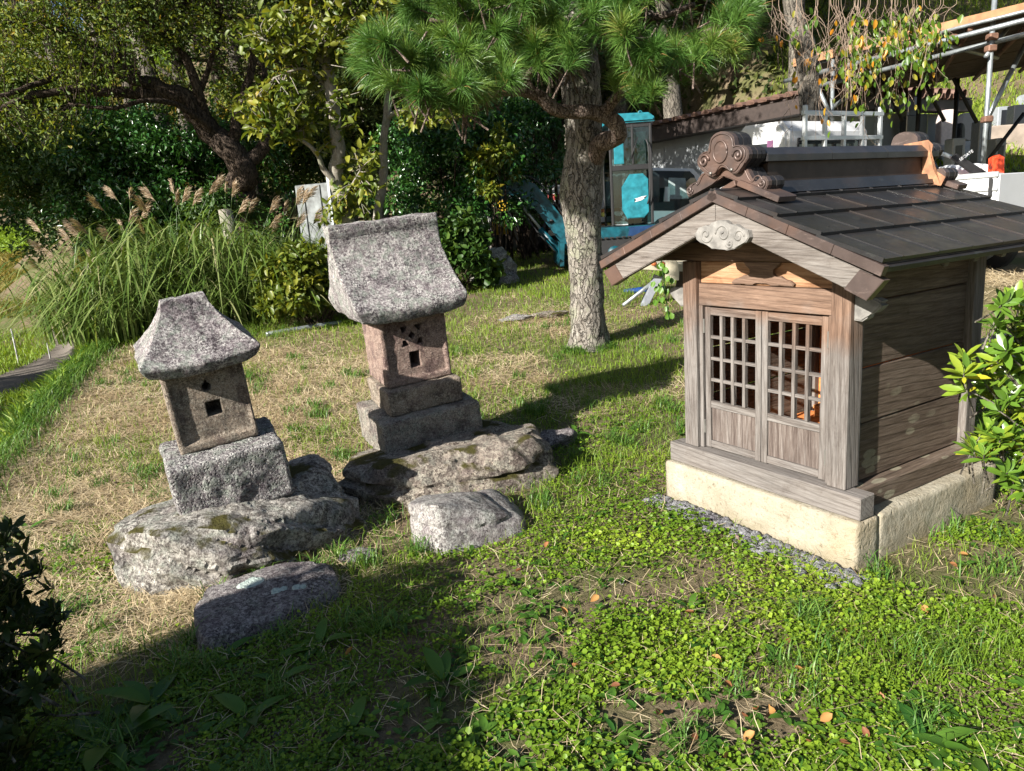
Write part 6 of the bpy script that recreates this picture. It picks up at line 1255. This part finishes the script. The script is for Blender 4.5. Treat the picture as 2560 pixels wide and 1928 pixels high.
for (dx, Y, top) in ((1898, 12.0, 150), (1988, 12.2, 165), (2069, 12.6, 170), (1868, 14.2, 170), (2240, 12.0, 160)):
    p = P(dx, top, Y); q = p.copy(); q[2] = max(.6, float(hz(p[0], p[1]))-.1); tube('post', np.array([q, p])-so_, .035, blk if dx > 1900 else galv, sf, 8)
for (a, b) in (((1900,158), (1950,262)), ((1990,165), (2040,262)), ((2060,170), (2110,265)), ((1868,150), (1905,265)), ((2212,245), (2120,365))): tube('brace', np.array([P(*a, 12.0), P(*b, 12.0)])-so_, .03, blk, sf, 8)
pipe(*dline((1757,168), 10.4, (1800,262), 10.2)); pipe(*dline((1760,262), 10.3, (1835,205), 10.6)); pipe(*dline((2130,262), 8.9, (2215,95), 9.3)); pipe(*dline((2130,122), 8.7, (2212,15), 9.6), r_=.024); pipe(*dline((2050,100), 9.3, (2155,125), 10.5), r_=.024)
for q_ in ((1800,150,10.35), (2143,80,8.75), (2140,105,8.75), (2132,258,8.75), (1960,110,9.7), (2060,82,9.1)): p = P(*q_)-so_; box('clamp', (p[0]-.05, p[1]-.05, p[2]-.035), (p[0]+.05, p[1]+.05, p[2]+.035), galvd, sf, .012)
d0, d1 = dline((1715,128), 10.75, (2125,12), 8.8, 0, 1.9); e0, e1 = P(1900,150,12.3), P(2300,120,12.6); e1 = e0+(d1-d0)*1.0; zD = 3.30
for q_ in (d0, d1, e0, e1): pass
d0[2] = d1[2] = zD; e0[2] = e1[2] = zD; nP = 20; e0 = d0+np.array([2.2, 4.6, 0]); e1 = d1+np.array([2.2, 4.6, 0])
for k in range(nP):
    a0 = d0+(e0-d0)*(k/nP); a1 = d1+(e1-d1)*(k/nP); b0 = d0+(e0-d0)*((k+.94)/nP); b1 = d1+(e1-d1)*((k+.94)/nP); th = np.array([0, 0, .035]); V = np.array([a0, a1, b1, b0, a0+th, a1+th, b1+th, b0+th])-so_+[0, 0, random.uniform(-.006, .006)]
    mk('plank', V, [(0, 3, 2, 1), (4, 5, 6, 7), (0, 1, 5, 4), (1, 2, 6, 5), (2, 3, 7, 6), (3, 0, 4, 7)], deckm, sf)
for t0 in np.linspace(.05, .95, 7):
    a = d0+(d1-d0)*t0; b = e0+(e1-e0)*t0; tube('joist', np.array([a+[0, 0, -.05], b+[0, 0, -.05]])-so_, .03, galvd, sf, 8)
V = np.array([d0+[0, 0, -.02], d1+[0, 0, -.02], d1+[.03, -.03, -.02], d0+[.03, -.03, -.02], d0+[0, 0, .08], d1+[0, 0, .08], d1+[.03, -.03, .08], d0+[.03, -.03, .08]])-so_-np.array([.02, .02, 0]); mk('edge_beam', V, [(0, 3, 2, 1), (4, 5, 6, 7), (0, 1, 5, 4), (1, 2, 6, 5), (2, 3, 7, 6), (3, 0, 4, 7)], timber, sf)
# graveyard slope ---------------------------------------------------------
r = np.random.default_rng(47); n = 60000; y = r.uniform(11, 30, n); x = r.uniform(5.0, 24, n); k = (x/y > .36) & (x/y < .9); x, y = x[k], y[k]; n = len(x); h = .10+.12*r.random(n); V, Fc, kk = blades(np.stack([x, y, hz(x, y)-.01], 1), h, .022, h, 2)
mk('slope_grass', V, Fc, L_grass, attr=np.repeat(np.clip(.6+.3*n2(x, y, .6, 2, 3)+.4*(r.random(n)-.5), 0, 1), kk), label='sunlit grass on the graveyard slope', cat='grass', kind='stuff')
gr_pol = plain('polished_dark_granite', (.02, .022, .026), .15, 0, .1); gr_grey = plain('grey_granite', (.26, .28, .30), .35, 0, .15, 20); gr_pink = plain('pale_pink_granite', (.58, .50, .47), .5, 0, .2, 20)
def grave(dx, dyb, dyt, wpx, Y, mt, label, rounded=False, ped=gr_grey):
    p = P(dx, dyb, Y); z0 = min(p[2], float(hz(p[0], Y))+.05); top = P(dx, dyt, Y)[2]-z0; w_ = wpx*Y/1587; t = empty('gravestone', loc=(p[0], Y, z0), label=label, cat='gravestone', group='gravestones on the slope')
    ph = top*.28; box('pedestal', (-w_*.75, -.3, -.3), (w_*.75, .3, ph*.5), ped, t, .01); box('pedestal', (-w_*.6, -.22, ph*.502), (w_*.6, .22, ph), ped, t, .01)
    if rounded: prism('slab', [(-w_*.5, ph+.002), (w_*.5, ph+.002), (w_*.5, top*.85), (w_*.42, top*.95), (w_*.2, top), (-w_*.25, top), (-w_*.44, top*.94), (-w_*.5, top*.82)], -.09, .09, mt, t, .015)
    else: box('slab', (-w_*.5, -.12, ph+.002), (w_*.5, .12, top), mt, t, .012)
    nm = prism('inscription_panel', [(-w_*.28, ph+(top-ph)*.15), (w_*.28, ph+(top-ph)*.15), (w_*.28, ph+(top-ph)*.85), (-w_*.28, ph+(top-ph)*.85)], -.0925-(.03 if not rounded else 0), -.091-(.03 if not rounded else 0), gr_pol, t) if mt is not gr_pol and not rounded else None
for a in ((2043,305,238,34,14.5,gr_pink,'pale pink rounded gravestone with dark carved marks',True), (2085,300,245,30,14.8,gr_pol,'black polished gravestone beside the pale pink one',True), (1962,290,212,26,14.2,gr_grey,'tall grey gravestone at the left end of the row',False), (1972,296,250,44,13.6,gr_pol,'low black gravestone in front of the tall grey one',False), (2118,308,262,26,13.4,gr_grey,'small grey stepped gravestone between black stone and steel post',False), (2160,300,232,30,16.5,gr_grey,'grey gravestone behind the steel post',False), (2196,298,228,34,16.0,gr_pol,'black gravestone near the right edge',False), (2210,282,205,30,18.5,gr_grey,'pale grey gravestone highest on the slope at the right edge',True), (2150,345,300,22,12.2,gr_grey,'low grey gravestone near the foot of the steel post',False), (2060,350,300,26,12.4,gr_grey,'small grey lantern shaped stone in front of the pink gravestone',False)): grave(*a)
box('retaining_wall', (6.6, 15.0, 1.2), (14, 15.25, 2.45+.2), plain('brown_grey_concrete', (.33, .27, .22), .9, 0, .3, 4), None, .02, label='low brown grey retaining wall behind the gravestones', cat='wall')
